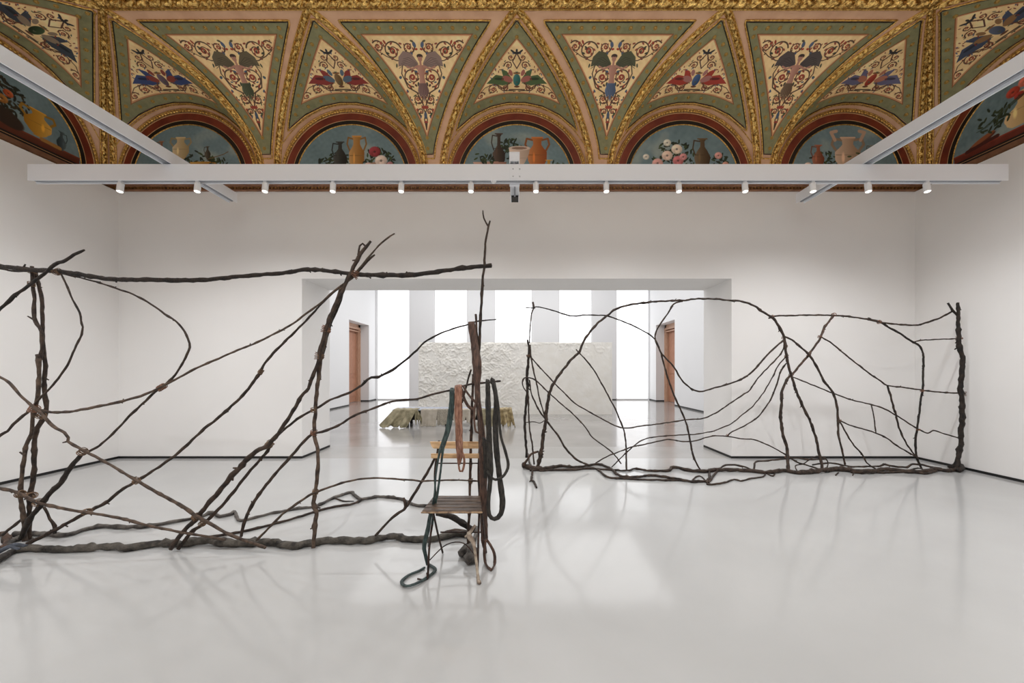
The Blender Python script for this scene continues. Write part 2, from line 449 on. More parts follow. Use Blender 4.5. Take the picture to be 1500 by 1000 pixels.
for side, cs in BAYS.items():
    for i, sc in enumerate(cs):
        for sg in (-1, 1):
            d = np.linspace(.0, DP, 24)
            s_, d_, z_ = cove(gr(sc, sg, d), d, .004)
            rows = place(side, s_, d_, z_)
            nm = nexttrim()
            corner = (side == 'back' and ((i == 0 and sg < 0) or (i == 4 and sg > 0))) or (side != 'back' and i == 0 and sg < 0)
            w = .032 if corner else .037
            o = gild(rows, nm, w=w, h=.028, fd=room_normal(side), freq=52)
            # rope edges of the rib
            for q in (-1, 1):
                s2, d2_, z2 = cove(gr(sc, sg, d)+q*(w+.013), d, .004)
                g = gild(place(side, s2, d2_, z2), 'rope_edge', o, w=.009, h=.012, freq=190, m='gold_thin', nn=6, step=.008, structure=False, fd=room_normal(side))
# frieze across the top of the cove
for side in BAYS:
    for (dq, w, h, fq, mm) in ((DP+.055, .055, .05, 40, 'gold'), (DP+.135, .03, .03, 70, 'gold'), (DP-.015, .012, .014, 190, 'gold_thin')):
        if side == 'back': s = np.linspace(-(XS-dq), XS-dq, 60)
        else: s = np.linspace(dq, ZW-YB-.05, 50)
        s_, d_, z_ = cove(s, np.full_like(s, dq), .004)
        gild(place(side, s_, d_, z_), nexttrim(), w=w, h=h, freq=fq, m=mm, fd=room_normal(side), step=.014 if w > .02 else .01)
# ================================================================== painted panels
class Paint:
    """pigment on a panel: p across, q up (metres); colours are sRGB 0-255"""
    def __init__(s, p, q, base, seed=0):
        s.p = p.ravel(); s.q = q.ravel(); s.c = np.tile(np.array(base, float), (s.p.size, 1)); s.rs = np.random.RandomState(seed)
    def mix(s, m, col):
        m = np.clip(m, 0, 1)[:, None]; s.c = s.c*(1-m)+np.array(col, float)*m
    def mottle(s, amp, sc, n=9):
        a = np.zeros(s.p.size)
        for k in range(n):
            an = s.rs.rand()*2*PI; f = sc*(.6+s.rs.rand()*1.6)
            a += np.sin((s.p*math.cos(an)+s.q*math.sin(an))*f+s.rs.rand()*6+1.5*np.sin((s.p*math.sin(an)-s.q*math.cos(an))*f*.7))
        s.c += (a/math.sqrt(n))[:, None]*amp
        return a/math.sqrt(n)
    def ell(s, x, y, rx, ry, col, rot=0, soft=.12, shade=0, sym=False):
        for sg in ((1, -1) if sym else (1,)):
            X = s.p*sg-x; Y = s.q-y; c_, s_ = math.cos(rot), math.sin(rot)
            u = (X*c_+Y*s_)/rx; v = (-X*s_+Y*c_)/ry; r = np.sqrt(u*u+v*v)
            m = np.clip((1-r)/soft+.5, 0, 1)
            cc = np.array(col, float)[None, :]+(shade*(-u*.7+v*.5))[:, None] if shade else np.array(col, float)[None, :]
            s.c = s.c*(1-m[:, None])+cc*m[:, None]
    def stroke(s, pts, w, col, w1=None, sym=False, soft=.004):
        pts = np.asarray(pts, float); n = len(pts)-1; w1 = w if w1 is None else w1
        x0, y0 = pts.min(0)-w-w1-.02; x1, y1 = pts.max(0)+w+w1+.02
        for sg in ((1, -1) if sym else (1,)):
            P = s.p*sg
            idx = np.where((P > x0) & (P < x1) & (s.q > y0) & (s.q < y1))[0]
            if not len(idx): continue
            X = P[idx]; Y = s.q[idx]; best = np.full(len(idx), 9.)
            for i in range(n):
                a = pts[i]; d = pts[i+1]-a; L = d@d+1e-12
                t = np.clip(((X-a[0])*d[0]+(Y-a[1])*d[1])/L, 0, 1)
                ww = w+(w1-w)*(i+t)/n
                best = np.minimum(best, np.hypot(X-a[0]-t*d[0], Y-a[1]-t*d[1])-ww/2)
            m = np.clip(.5-best/soft, 0, 1)[:, None]
            s.c[idx] = s.c[idx]*(1-m)+np.array(col, float)*m
    def poly(s, pts, col, sym=False, shade=0):
        pts = np.asarray(pts, float)
        for sg in ((1, -1) if sym else (1,)):
            X = s.p*sg; Y = s.q; ins = np.zeros(X.size, bool); j = len(pts)-1
            for i in range(len(pts)):
                xi, yi = pts[i]; xj, yj = pts[j]
                if yi != yj: ins ^= ((yi > Y) != (yj > Y)) & (X < (xj-xi)*(Y-yi)/(yj-yi)+xi)
                j = i
            cx = pts[:, 0].mean(); wd = np.ptp(pts[:, 0])/2+1e-6
            cc = np.array(col, float)[None, :]-(shade*((X-cx)/wd))[:, None]
            s.c[ins] = cc[ins]
    def spiral(s, x, y, r, a0, turns, w, col, sym=True, leaves=True, lc=(70, 82, 48), fc=(160, 62, 44)):
        t = np.linspace(0, 1, 30); rr = r*(1-t*.78); an = a0+turns*2*PI*t
        pts = np.stack([x+rr*np.cos(an), y+rr*np.sin(an)], 1)
        s.stroke(pts, w, col, w*.6, sym=sym)
        if leaves:
            for k in range(1, 22, 3):
                px, py = pts[k]; o = 1.22 if k % 2 else .8
                s.ell(x+(px-x)*o, y+(py-y)*o, r*.17, r*.09, [lc, (150, 70, 50), (64, 82, 104)][k % 3], rot=an[k]+.9, sym=sym)
        s.ell(x, y, r*.30, r*.30, fc, sym=sym); s.ell(x, y, r*.12, r*.12, (222, 190, 130), sym=sym)
DK = (84, 56, 40)
def arabesque_large(P, wing, skirt, field):
    P.mottle(7, 9)
    P.mottle(5, 40); P.p = P.p/1.08
    for (x, y, r, a, t) in ((.125, .76, .115, -PI*.5, 1.5), (.33, 1.06, .115, PI*.9, -1.5), (.125, 1.10, .075, PI, 1.3),
                            (.50, 1.11, .07, PI*.2, 1.3), (.085, .50, .075, PI*.5, 1.4), (.06, .345, .05, -PI*.5, 1.3)):
        P.spiral(x, y, r, a, t, .016, DK)
    P.stroke([(.015, .42), (.09, .58), (.2, .64), (.26, .8), (.22, .95), (.3, .95), (.42, 1.0), (.5, 1.05), (.6, 1.12)], .016, DK, .008, sym=True)
    P.stroke([(0, .12), (.02, .25), (.0, .33), (.04, .42)], .014, DK, sym=True)
    rs = np.random.RandomState(3)
    cols = [(72, 88, 50), (164, 66, 44), (70, 88, 110), (96, 60, 40), (54, 60, 44)]
    for k in range(46):
        q = .25+rs.rand()*.93; hw = (q/1.25)*.66
        p = rs.rand()*hw
        if p < .05: p += .07
        P.ell(p, q, .016+.012*rs.rand(), .007+.006*rs.rand(), cols[k % 5], rot=rs.rand()*3, sym=True)
    for k in range(30):
        t = .16+k*.035
        P.ell(min(.64, (t/1.25)*.66), t, .009, .009, (92, 66, 44), sym=True)
    # wings
    P.poly([(.03, .92), (.10, 1.03), (.20, 1.06), (.27, .99), (.29, .88), (.22, .90), (.17, .86), (.10, .88), (.04, .84)], wing, sym=True)
    for k in range(5):
        P.stroke([(.05, .92-.01*k), (.14+.02*k, .985-.022*k), (.21+.018*k, .97-.027*k)], .006, tuple(v*.72 for v in wing), sym=True)
    # body
    flesh = (188, 134, 112)
    P.poly([(-.045, .90), (-.05, .84), (-.03, .76), (-.045, .66), (.045, .66), (.03, .76), (.05, .84), (.045, .90)], flesh, shade=16)
    P.stroke([(.04, .885), (.12, .855), (.18, .885)], .028, flesh, .018, sym=True)
    P.stroke([(0, .88), (0, .95)], .026, flesh)
    P.ell(0, 1.0, .038, .026, (62, 42, 32)); P.ell(0, .975, .028, .038, flesh); P.ell(0, 1.006, .03, .014, (62, 42, 32))
    P.poly([(-.05, .69), (-.075, .60), (-.05, .52), (-.02, .55), (0, .46), (.02, .55), (.05, .52), (.075, .60), (.05, .69)], skirt, shade=18)
    for k in range(-2, 3): P.stroke([(k*.018, .68), (k*.026, .54)], .006, tuple(v*.7 for v in skirt))
    P.ell(0, .40, .05, .02, (160, 60, 44)); P.ell(0, .30, .02, .045, (72, 86, 108)); P.ell(0, .215, .028, .014, (160, 60, 44)); P.ell(0, .16, .009, .05, (80, 54, 40))
    P.ell(.05, 1.13, .02, .035, (84, 96, 122), rot=-.3, sym=True); P.ell(.075, 1.17, .022, .012, (96, 84, 60), rot=.4, sym=True); P.ell(.03, 1.08, .016, .012, (176, 60, 42), sym=True)
def arabesque_small(P, wing, body, urn):
    P.mottle(8, 12); P.mottle(5, 45); P.p = P.p/1.16; P.q = P.q/1.12
    for (x, y, r, a, t) in ((.30, .10, .075, PI, -1.4), (.10, .40, .05, 0, 1.4), (.07, .50, .04, PI, 1.2), (.46, .065, .05, PI, -1.3), (.15, .095, .05, 0, -1.3)):
        P.spiral(x, y, r, a, t, .013, (92, 60, 42), lc=(84, 84, 60))
    P.stroke([(.02, .04), (.14, .05), (.26, .17), (.4, .15), (.52, .06)], .013, (86, 58, 42), .007, sym=True)
    P.stroke([(0, .36), (.05, .45), (.0, .56)], .012, (88, 50, 40), sym=True)
    P.poly([(.05, .20), (.12, .32), (.19, .36), (.17, .26), (.26, .29), (.38, .20), (.28, .17), (.18, .13), (.09, .14)], wing, sym=True)
    P.ell(.115, .215, .07, .04, body, rot=.5, sym=True); P.ell(.075, .30, .022, .045, body, rot=-.3, sym=True)
    P.ell(.22, .23, .06, .018, tuple(v*.6 for v in wing), rot=.2, sym=True)
    P.stroke([(.10, .16), (.14, .09), (.22, .10)], .016, (112, 66, 46), sym=True)
    P.ell(0, .20, .045, .085, urn, shade=26); P.ell(0, .295, .045, .014, (150, 96, 56)); P.ell(0, .105, .035, .014, (110, 66, 44))
    P.stroke([(-.09, .06), (.09, .06)], .016, (74, 48, 38))
    P.ell(0, .56, .05, .016, (44, 38, 40)); P.ell(.045, .575, .035, .012, (44, 38, 40), rot=.7, sym=True); P.ell(0, .59, .012, .022, (44, 38, 40))
    rs = np.random.RandomState(8)
    for k in range(40):
        q = .03+rs.rand()*.6; hw = (1-q/.84)*.60
        P.ell(rs.rand()*hw, q, .010+.008*rs.rand(), .006, [(140, 60, 44), (84, 92, 70), (80, 92, 120)][k % 3], rot=rs.rand()*3, sym=True)

# unit rosette shared by every copy
def rosette_mesh():
    mb = MB(); n = 12
    rings = [(1.0, 0), (.92, .22), (.74, .26), (.62, .12), (.42, .16), (.30, .42), (.0, .55)]
    vs = []; fs = []
    for i, (r, z) in enumerate(rings[:-1]):
        for k in range(n):
            pet = 1+.10*math.cos(6*2*PI*k/n) if i < 3 else 1
            vs.append((r*pet*math.cos(2*PI*k/n), r*pet*math.sin(2*PI*k/n), z))
    vs.append((0, 0, rings[-1][1]))
    for i in range(len(rings)-2):
        for k in range(n): fs.append((i*n+k, i*n+(k+1) % n, (i+1)*n+(k+1) % n, (i+1)*n+k))
    for k in range(n): fs.append(((len(rings)-2)*n+k, (len(rings)-2)*n+(k+1) % n, len(vs)-1))
    me = pym('rosette', vs, fs); me.materials.append(M['gold_dark'])
    me.polygons.foreach_set('use_smooth', [True]*len(me.polygons)); return me
ROS = rosette_mesh()
def add_rosette(parent, pos, nrm, r):
    o = bpy.data.objects.new('rosette', ROS); COL.objects.link(o); o.parent = parent
    o.location = Vector(pos)-offset_of(parent)
    q = Vector(nrm).to_track_quat('Z', 'Y'); o.rotation_mode = 'QUATERNION'; o.rotation_quaternion = q
    o.scale = (r, r, r)

def panel(name, side, sc, surf, outer, inner, label, group, paintfn, L, res, rosr=.026, detail=True, inv=False):
    """surf(x,d,lift)->s,d,z ; outer/inner = (d0,d1,hw(d)) ; triangle panels on the vault"""
    def pt(x, d, lift):
        s, d_, z = surf(x, d, lift); return place(side, s, d_, z)
    c = pt(np.array(0.), np.array((outer[0]+outer[1])/2), 0)
    th = thing(name, label, 'painted panel', tuple(float(v) for v in c), group)
    # green border field
    d = np.linspace(outer[0], outer[1], 30); a = np.linspace(-1, 1, 25)
    D, A = np.meshgrid(d, a, indexing='ij'); X = outer[2](D)*A
    gridmesh('border', pt(X, D, .006), M['green'], th)
    # painted field
    nd, na = res
    d = np.linspace(inner[0], inner[1], nd); a = np.linspace(-1, 1, na)
    D, A = np.meshgrid(d, a, indexing='ij'); X = inner[2](D)*A
    P3 = pt(X, D, .010)
    col = None
    cpt = pt(np.zeros(nd), d, .01); arc = np.r_[0, np.cumsum(np.linalg.norm(np.diff(cpt, axis=0), axis=1))]
    Q = np.repeat(arc[:, None], na, 1)/arc[-1]*L
    base = (252, 218, 158)
    pa = Paint(X, Q, base, seed=abs(hash(side)) % 7+int(abs(sc)*10))
    pa.rs = np.random.RandomState(int(abs(sc)*10)+3)
    paintfn(pa)
    # red-brown painted edge line of the field
    e = (1-np.abs(A))*inner[2](D); e2 = np.minimum(e, np.minimum(D-inner[0], inner[1]-D)*1.2+.004)
    e2 = e2.ravel()
    pa.mix((e2 < .03)*.8, (206, 140, 96)); pa.mix((e2 < .014)*1.0, (150, 92, 52))
    gridmesh('painted_field', P3, M['paint'], th, paint=pa.c)
    # gilded edging
    def outline(o, off, n=26):
        d0, d1, hw = o[0]-off*.7, o[1]+off, (lambda dd_: o[2](np.clip(dd_, o[0], o[1]))+off)
        up = np.linspace(d0, d1, n)
        segs = [(-hw(up), up), (np.linspace(-hw(np.array(d1)), hw(np.array(d1)), 8)[1:-1], np.full(6, d1)),
                (hw(up[::-1]), up[::-1]), (np.linspace(hw(np.array(d0)), -hw(np.array(d0)), 8)[1:-1], np.full(6, d0))]
        x = np.concatenate([np.atleast_1d(q[0]) for q in segs]+[np.array([-hw(np.array(d0))])])
        dd_ = np.concatenate([q[1] for q in segs]+[np.array([d0])])
        return x, dd_
    for off, w, fq, mm, nm in ((.024, .011, 210, 'gold_thin', 'gilded_edging'), (.004, .005, 10, 'black', 'dark_edging')):
        x, d_ = outline(outer, off)
        R = pt(x, d_, .01)
        rows = np.concatenate([R, np.full((len(R), 1), w), np.full((len(R), 1), w)], 1)
        # densify linearly
        out = []
        for i in range(len(rows)-1):
            Lg = np.linalg.norm(rows[i+1, :3]-rows[i, :3]); k = max(1, int(Lg/(.02 if w > .008 else .05)))
            for j in range(k): out.append(rows[i]*(1-j/k)+rows[i+1]*j/k)
        out = np.array(out)
        if w > .008: out[:, 3:] *= (1+.22*np.sin(np.arange(len(out))*2.4))[:, None]
        v, f = sweep(out, 5, flatdir=room_normal(side), closed=True)
        mb = MB(); mb.add(v, f); mb.build(nm, M[mm], th, smooth=True)
    # rosettes along the border's middle
    cnt = 0
    def ros(x, d_):
        nonlocal cnt
        x = float(x); d_ = float(d_)
        e_ = 1e-3
        p0 = pt(np.array(x), np.array(d_), .008); p1 = pt(np.array(x+e_), np.array(d_), .008); p2 = pt(np.array(x), np.array(d_+e_), .008)
        n = np.cross(p1-p0, p2-p0); n /= np.linalg.norm(n)+1e-12
        if np.dot(n, np.array(room_normal(side))) < 0: n = -n
        if cnt < 99: add_rosette(th, p0, n, rosr)
        cnt += 1
    if detail:
        mid = lambda D_: (outer[2](D_)+inner[2](np.clip(D_, inner[0], inner[1]))*(1 if True else 0))/2
        if inv:      # apex at the wall, long edge on top
            dt = (inner[1]+outer[1])/2; hwt = outer[2](np.array(dt))-.10
            n = 11
            for k in range(n): ros(-hwt+2*hwt*k/(n-1), dt)
            # side rows by arc length
            dl = np.linspace(outer[0]+.02, dt-.09, 60)
            hwm = np.where(dl > inner[0], (outer[2](dl)+np.maximum(inner[2](np.maximum(dl, inner[0])), 0))/2, 0)
            hwm = np.where(hwm < .05, 0, hwm)
        else:
            db = (inner[0]+outer[0])/2; hwb = outer[2](np.array(db))-.08
            n = 9
            for k in range(n): ros(-hwb+2*hwb*k/(n-1), db)
            dl = np.linspace(db+.07, outer[1]-.05, 60)
            hwm = np.where(dl < inner[1], (outer[2](dl)+inner[2](np.clip(dl, inner[0], inner[1])))/2, 0)
            hwm = np.where(hwm < .03, 0, hwm)
        pts = pt(hwm, dl, 0); arc2 = np.r_[0, np.cumsum(np.linalg.norm(np.diff(pts, axis=0), axis=1))]
        nn = max(2, int(arc2[-1]/.155)); seen0 = 0
        for k in range(nn+1):
            tt = arc2[-1]*k/nn; dk = np.interp(tt, arc2, dl); hk = np.interp(tt, arc2, hwm)
            if hk < .05: ros(0, dk)
            else: ros(hk, dk); ros(-hk, dk)
    return th

# --- the big inverted triangles between the lunettes
LARGE_O = (.05, 1.10, lambda d: .075+(.94-.075)*(np.asarray(d, float)-.05)/1.05)
LARGE_I = (.115, .985, lambda d: .004+.735*(np.asarray(d, float)-.115)/.87)
def mids(cs): return [(cs[i]+cs[i+1])/2 for i in range(len(cs)-1)]
info = [('leftmost of the four large winged figure panels, figure with green tail', (104, 92, 66), (78, 84, 56)),
        ('large winged figure panel left of centre, figure with mauve wings and skirt', (150, 124, 112), (134, 100, 92)),
        ('large winged figure panel right of centre, figure with green wings and blue skirt', (84, 84, 58), (88, 104, 130)),
        ('rightmost of the four large winged figure panels, figure with dark wings and brown tail', (84, 74, 70), (120, 92, 66))]
# boundaries: centre bay is the widest, so the fields hang a little off the bay middles
LS = [-3.90, -1.38, 1.38, 3.91]
for i, sc in enumerate(LS):
    lab, wing, skirt = info[i]
    cs = BAYS['back']; ml = (cs[i]+cs[i+1])/2
    # follow the ribs: the field's axis slides from the foot to the middle between the peaks
    def surf(x, d, lift, sc=sc, ml=ml):
        ax = sc+(ml-sc)*np.asarray(d, float)/DP
        return cove(ax+x, d, lift)
    panel('spandrel_panel', 'back', sc, surf, LARGE_O, LARGE_I, lab, 'large inverted triangle panels of the back cove',
          lambda P, w=wing, k=skirt: arabesque_large(P, w, k, None), 1.25, (340, 340), inv=True)
# --- the small triangles over the lunettes
SM_O = (.13, 1.12, lambda d: .90*(1-(np.asarray(d, float)-.13)/.99)+.004)
SM_I = (.25, .955, lambda d: .655*(1-(np.asarray(d, float)-.25)/.705)+.003)
sinfo = {('back', 0): ('far left small bird panel of the back cove, blue and red wings', (60, 76, 120), (150, 70, 56), (110, 90, 100)),
         ('back', 1): ('second small bird panel from the left, red wings and blue grey birds', (150, 56, 48), (92, 108, 122), (120, 88, 50)),
         ('back', 2): ('central small bird panel with teal urn between green winged birds', (84, 104, 62), (176, 104, 90), (58, 116, 108)),
         ('back', 3): ('second small bird panel from the right, blue urn and red birds', (176, 62, 46), (178, 120, 110), (66, 92, 132)),
         ('back', 4): ('far right small bird panel of back cove, pale wings, red urn', (108, 104, 130), (190, 120, 92), (168, 60, 40)),
         ('left', 0): ('small bird panel on the left side cove with dark green oval', (60, 66, 74), (150, 128, 104), (44, 62, 30)),
         ('right', 0): ('small bird panel on the right side cove with blue grey oval', (66, 76, 96), (150, 110, 70), (84, 92, 110))}
for (side, i), (lab, wing, body, urn) in sinfo.items():
    sc = BAYS[side][i]
    surf = lambda x, d, lift, sc=sc: severy(sc, x, d, lift)
    panel('bird_panel', side, sc, surf, SM_O, SM_I, lab+', over its lunette', 'small triangle panels over the lunettes',
          lambda P, w=wing, b_=body, u=urn: arabesque_small(P, w, b_, u), .84, (230, 290), rosr=.025)

# --- lunettes
def vase(P, x, y, h, w, col, kind='amphora', hcol=None):
    """silhouette of a pot standing at (x,y)"""
    pr = {'amphora': [(0, .42), (.05, .30), (.12, .55), (.35, .98), (.58, 1.0), (.72, .6), (.80, .42), (.92, .45), (1.0, .62)],
          'ewer': [(0, .5), (.06, .3), (.2, .8), (.42, 1.0), (.62, .62), (.75, .28), (.92, .25), (1.0, .5)],
          'jug': [(0, .7), (.1, .95), (.34, 1.0), (.5, .5), (.6, .26), (.9, .24), (1.0, .5)],
          'bowl': [(0, .4), (.12, .34), (.3, .6), (.7, 1.0), (1.0, 1.1)],
          'round': [(0, .5), (.1, .8), (.3, 1.0), (.45, .9), (.58, .4), (.7, .2), (1.0, .24)]}[kind]
    pts = [(x+w*b_, y+h*a) for a, b_ in pr]+[(x-w*b_, y+h*a) for a, b_ in pr[::-1]]
    hc = tuple(v*.8 for v in col)
    if kind in ('amphora',):
        for sg in (-1, 1): P.stroke([(x+sg*w*.5, y+h*.93), (x+sg*w*1.1, y+h*.97), (x+sg*w*1.25, y+h*.8), (x+sg*w*.85, y+h*.6)], w*.2, hc)
    if kind in ('ewer', 'jug'): P.stroke([(x-w*.3, y+h*.92), (x-w*1.0, y+h*.95), (x-w*1.15, y+h*.7), (x-w*.8, y+h*.45)], w*.16, hc)
    P.poly(pts, col, shade=34)
    P.stroke([(x-w*.55, y+h), (x+w*.55, y+h)], h*.04, tuple(min(255, v*1.2) for v in col))
    P.stroke([(x-w*.9, y+h*.5), (x+w*.9, y+h*.5)], h*.02, hc)
    P.ell(x-w*.35, y+h*.42, w*.12, h*.14, tuple(min(255, v*1.35) for v in col), soft=.8)
def foliage(P, x, y, r, n=40, c=((34, 46, 26), (58, 72, 38), (24, 32, 20)), up=1.0):
    for k in range(n):
        a = P.rs.rand()*2*PI; q = r*math.sqrt(P.rs.rand())
        P.ell(x+q*math.cos(a), y+q*math.sin(a)*up, .035, .013, c[k % len(c)], rot=P.rs.rand()*3)
def flower(P, x, y, r, col):
    P.ell(x, y, r, r*.9, col, shade=30)
    for k in range(5):
        a = k*1.256; P.ell(x+r*.45*math.cos(a), y+r*.4*math.sin(a), r*.42, r*.36, tuple(min(255, v*(1.0+.08*(k % 3))) for v in col), shade=16)
    P.ell(x, y, r*.22, r*.2, tuple(v*.62 for v in col))
def sky(P):
    a = P.mottle(5, 7)
    P.mix(np.clip(a*.5-.2, 0, .55), (168, 172, 158)); P.mix(np.clip((.25-P.q)*1.6, 0, .45), (140, 152, 146))
    P.mottle(3, 50)
def table(P, col=(88, 50, 32)):
    P.poly([(-.84, 0), (.84, 0), (.84, .09), (-.84, .09)], col)
    P.stroke([(-.84, .09), (.84, .09)], .02, tuple(v*1.3 for v in col))
def lun_a(P):   # cream amphora with yellow bowl
    sky(P); table(P, (96, 58, 36)); foliage(P, .12, .28, .28, 60, up=.6); vase(P, -.12, .28, .36, .13, (196, 172, 128), 'amphora')
    vase(P, -.42, .30, .28, .07, (142, 92, 66), 'jug'); vase(P, .24, .08, .18, .2, (178, 128, 52), 'bowl'); vase(P, .30, .30, .2, .05, (70, 62, 50), 'ewer')
    foliage(P, .45, .25, .16, 26, up=.5); P.stroke([(.3, .3), (.55, .38), (.62, .42)], .012, (110, 80, 50)); vase(P, -.2, .05, .2, .12, (120, 76, 48), 'round')
def lun_b(P):
    sky(P); table(P); foliage(P, -.25, .25, .25, 60, up=.7); vase(P, -.18, .15, .42, .11, (46, 46, 42), 'ewer'); foliage(P, -.4, .12, .2, 40)
    vase(P, .08, .06, .60, .12, (176, 124, 60), 'amphora'); foliage(P, .42, .28, .24, 90, up=.8)
    vase(P, .42, .05, .2, .16, (150, 110, 86), 'bowl'); flower(P, .36, .42, .09, (148, 50, 56)); flower(P, .46, .28, .095, (222, 198, 182)); flower(P, .26, .2, .06, (196, 160, 150)); flower(P, -.08, .13, .05, (200, 190, 170))
    flower(P, .6, .22, .05, (170, 110, 110))
def lun_c(P):
    sky(P); table(P, (110, 66, 44)); foliage(P, -.1, .45, .2, 70, up=.9); vase(P, -.28, .24, .46, .10, (66, 50, 40), 'jug'); vase(P, -.42, .06, .2, .24, (178, 134, 116), 'bowl')
    foliage(P, -.5, .32, .16, 26, up=.7); vase(P, .32, .10, .54, .15, (176, 100, 44), 'amphora'); vase(P, .04, .16, .32, .15, (214, 188, 168), 'bowl')
    P.ell(.04, .475, .17, .035, (222, 200, 182)); P.ell(.04, .475, .12, .02, (150, 116, 96)); vase(P, .5, .05, .24, .1, (188, 138, 48), 'round'); foliage(P, .65, .16, .14, 26)
def lun_d(P):
    sky(P); table(P, (70, 56, 44)); foliage(P, -.15, .3, .34, 140, up=.85); vase(P, .30, .12, .50, .13, (92, 72, 48), 'ewer'); foliage(P, .58, .22, .16, 40)
    for x, y, r, c in ((-.25, .36, .085, (226, 196, 176)), (-.1, .46, .085, (228, 208, 186)), (-.4, .24, .085, (214, 160, 150)), (-.08, .28, .085, (196, 112, 112)),
                       (-.25, .56, .06, (220, 214, 196)), (.55, .36, .06, (206, 150, 140)), (.66, .22, .05, (200, 140, 120)), (-.58, .34, .05, (214, 206, 190)), (.0, .34, .06, (206, 140, 136))): flower(P, x, y, r, c)
def lun_e(P):
    sky(P); table(P, (90, 60, 44)); foliage(P, -.3, .25, .26, 60, up=.7); vase(P, .04, .10, .54, .20, (188, 156, 128), 'amphora'); P.stroke([(-.16, .6), (-.22, .72), (-.14, .74)], .05, (196, 160, 134)); P.stroke([(.24, .6), (.30, .72), (.22, .74)], .05, (196, 160, 134))
    vase(P, -.42, .16, .36, .10, (146, 84, 60), 'ewer'); vase(P, .42, .28, .24, .07, (120, 120, 110), 'amphora'); flower(P, -.58, .2, .06, (214, 186, 170)); flower(P, -.48, .12, .06, (190, 130, 110)); foliage(P, .2, .2, .2, 46)
def lun_l(P):   # p grows away from the corner
    sky(P); table(P, (96, 44, 26)); foliage(P, .1, .42, .36, 150, c=((26, 32, 18), (48, 40, 24), (18, 20, 14)), up=.7)
    for x, y, r, c in ((.1, .56, .07, (176, 96, 60)), (.2, .62, .08, (206, 188, 170)), (.3, .55, .07, (196, 150, 130)), (-.06, .48, .05, (170, 78, 40)), (.0, .38, .06, (150, 96, 40))): flower(P, x, y, r, c)
    vase(P, -.36, .12, .34, .15, (196, 142, 48), 'amphora'); vase(P, -.62, .08, .26, .06, (60, 74, 78), 'ewer'); vase(P, .1, .1, .26, .16, (190, 196, 176), 'round')
    P.ell(-.02, .18, .2, .10, (50, 34, 24), rot=.3); P.stroke([(-.4, .11), (-.6, .10)], .05, (170, 120, 60))
def lun_r(P):
    sky(P); table(P, (110, 44, 30)); P.poly([(.15, .35), (.5, .15), (.9, .2), (.9, .8), (.2, .8)], (84, 76, 44)); P.mottle(4, 30)
    vase(P, -.10, .12, .42, .17, (206, 172, 118), 'round'); P.ell(-.52, .14, .17, .04, (92, 44, 28), rot=.3); P.ell(-.5, .17, .14, .03, (150, 84, 50), rot=.3); P.stroke([(-.68, .09), (-.34, .12)], .05, (72, 26, 20))
    for x, y, r, c in ((-.18, .58, .07, (176, 62, 44)), (-.06, .64, .07, (206, 106, 84)), (.04, .60, .05, (190, 90, 70)), (-.12, .5, .05, (160, 50, 40))): flower(P, x, y, r, c)
    for k in range(5):
        P.stroke([(-.1+.02*k, .5), (-.3-.04*k, .42-.03*k), (-.45-.03*k, .30)], .006, (40, 50, 30))
    foliage(P, -.38, .36, .18, 34, c=((34, 44, 26), (50, 60, 34))); foliage(P, .2, .3, .2, 50, c=((30, 36, 20), (44, 50, 28)))
LN = {('back', 0): ('far left painted lunette of the back wall, cream two handled amphora over a yellow bowl', lun_a),
      ('back', 1): ('second painted lunette from the left, tall ochre vase beside red and white flowers', lun_b),
      ('back', 2): ('central painted lunette, brown jug, cream bowl and orange amphora against blue sky', lun_c),
      ('back', 3): ('second painted lunette from the right, pink and white roses beside a dark ewer', lun_d),
      ('back', 4): ('far right painted lunette of the back wall, large pale amphora with curled handles', lun_e),
      ('left', 0): ('painted lunette on the left side wall, golden pot and dark bouquet', lun_l),
      ('right', 0): ('painted lunette on the right side wall, round cream vase with red roses', lun_r)}
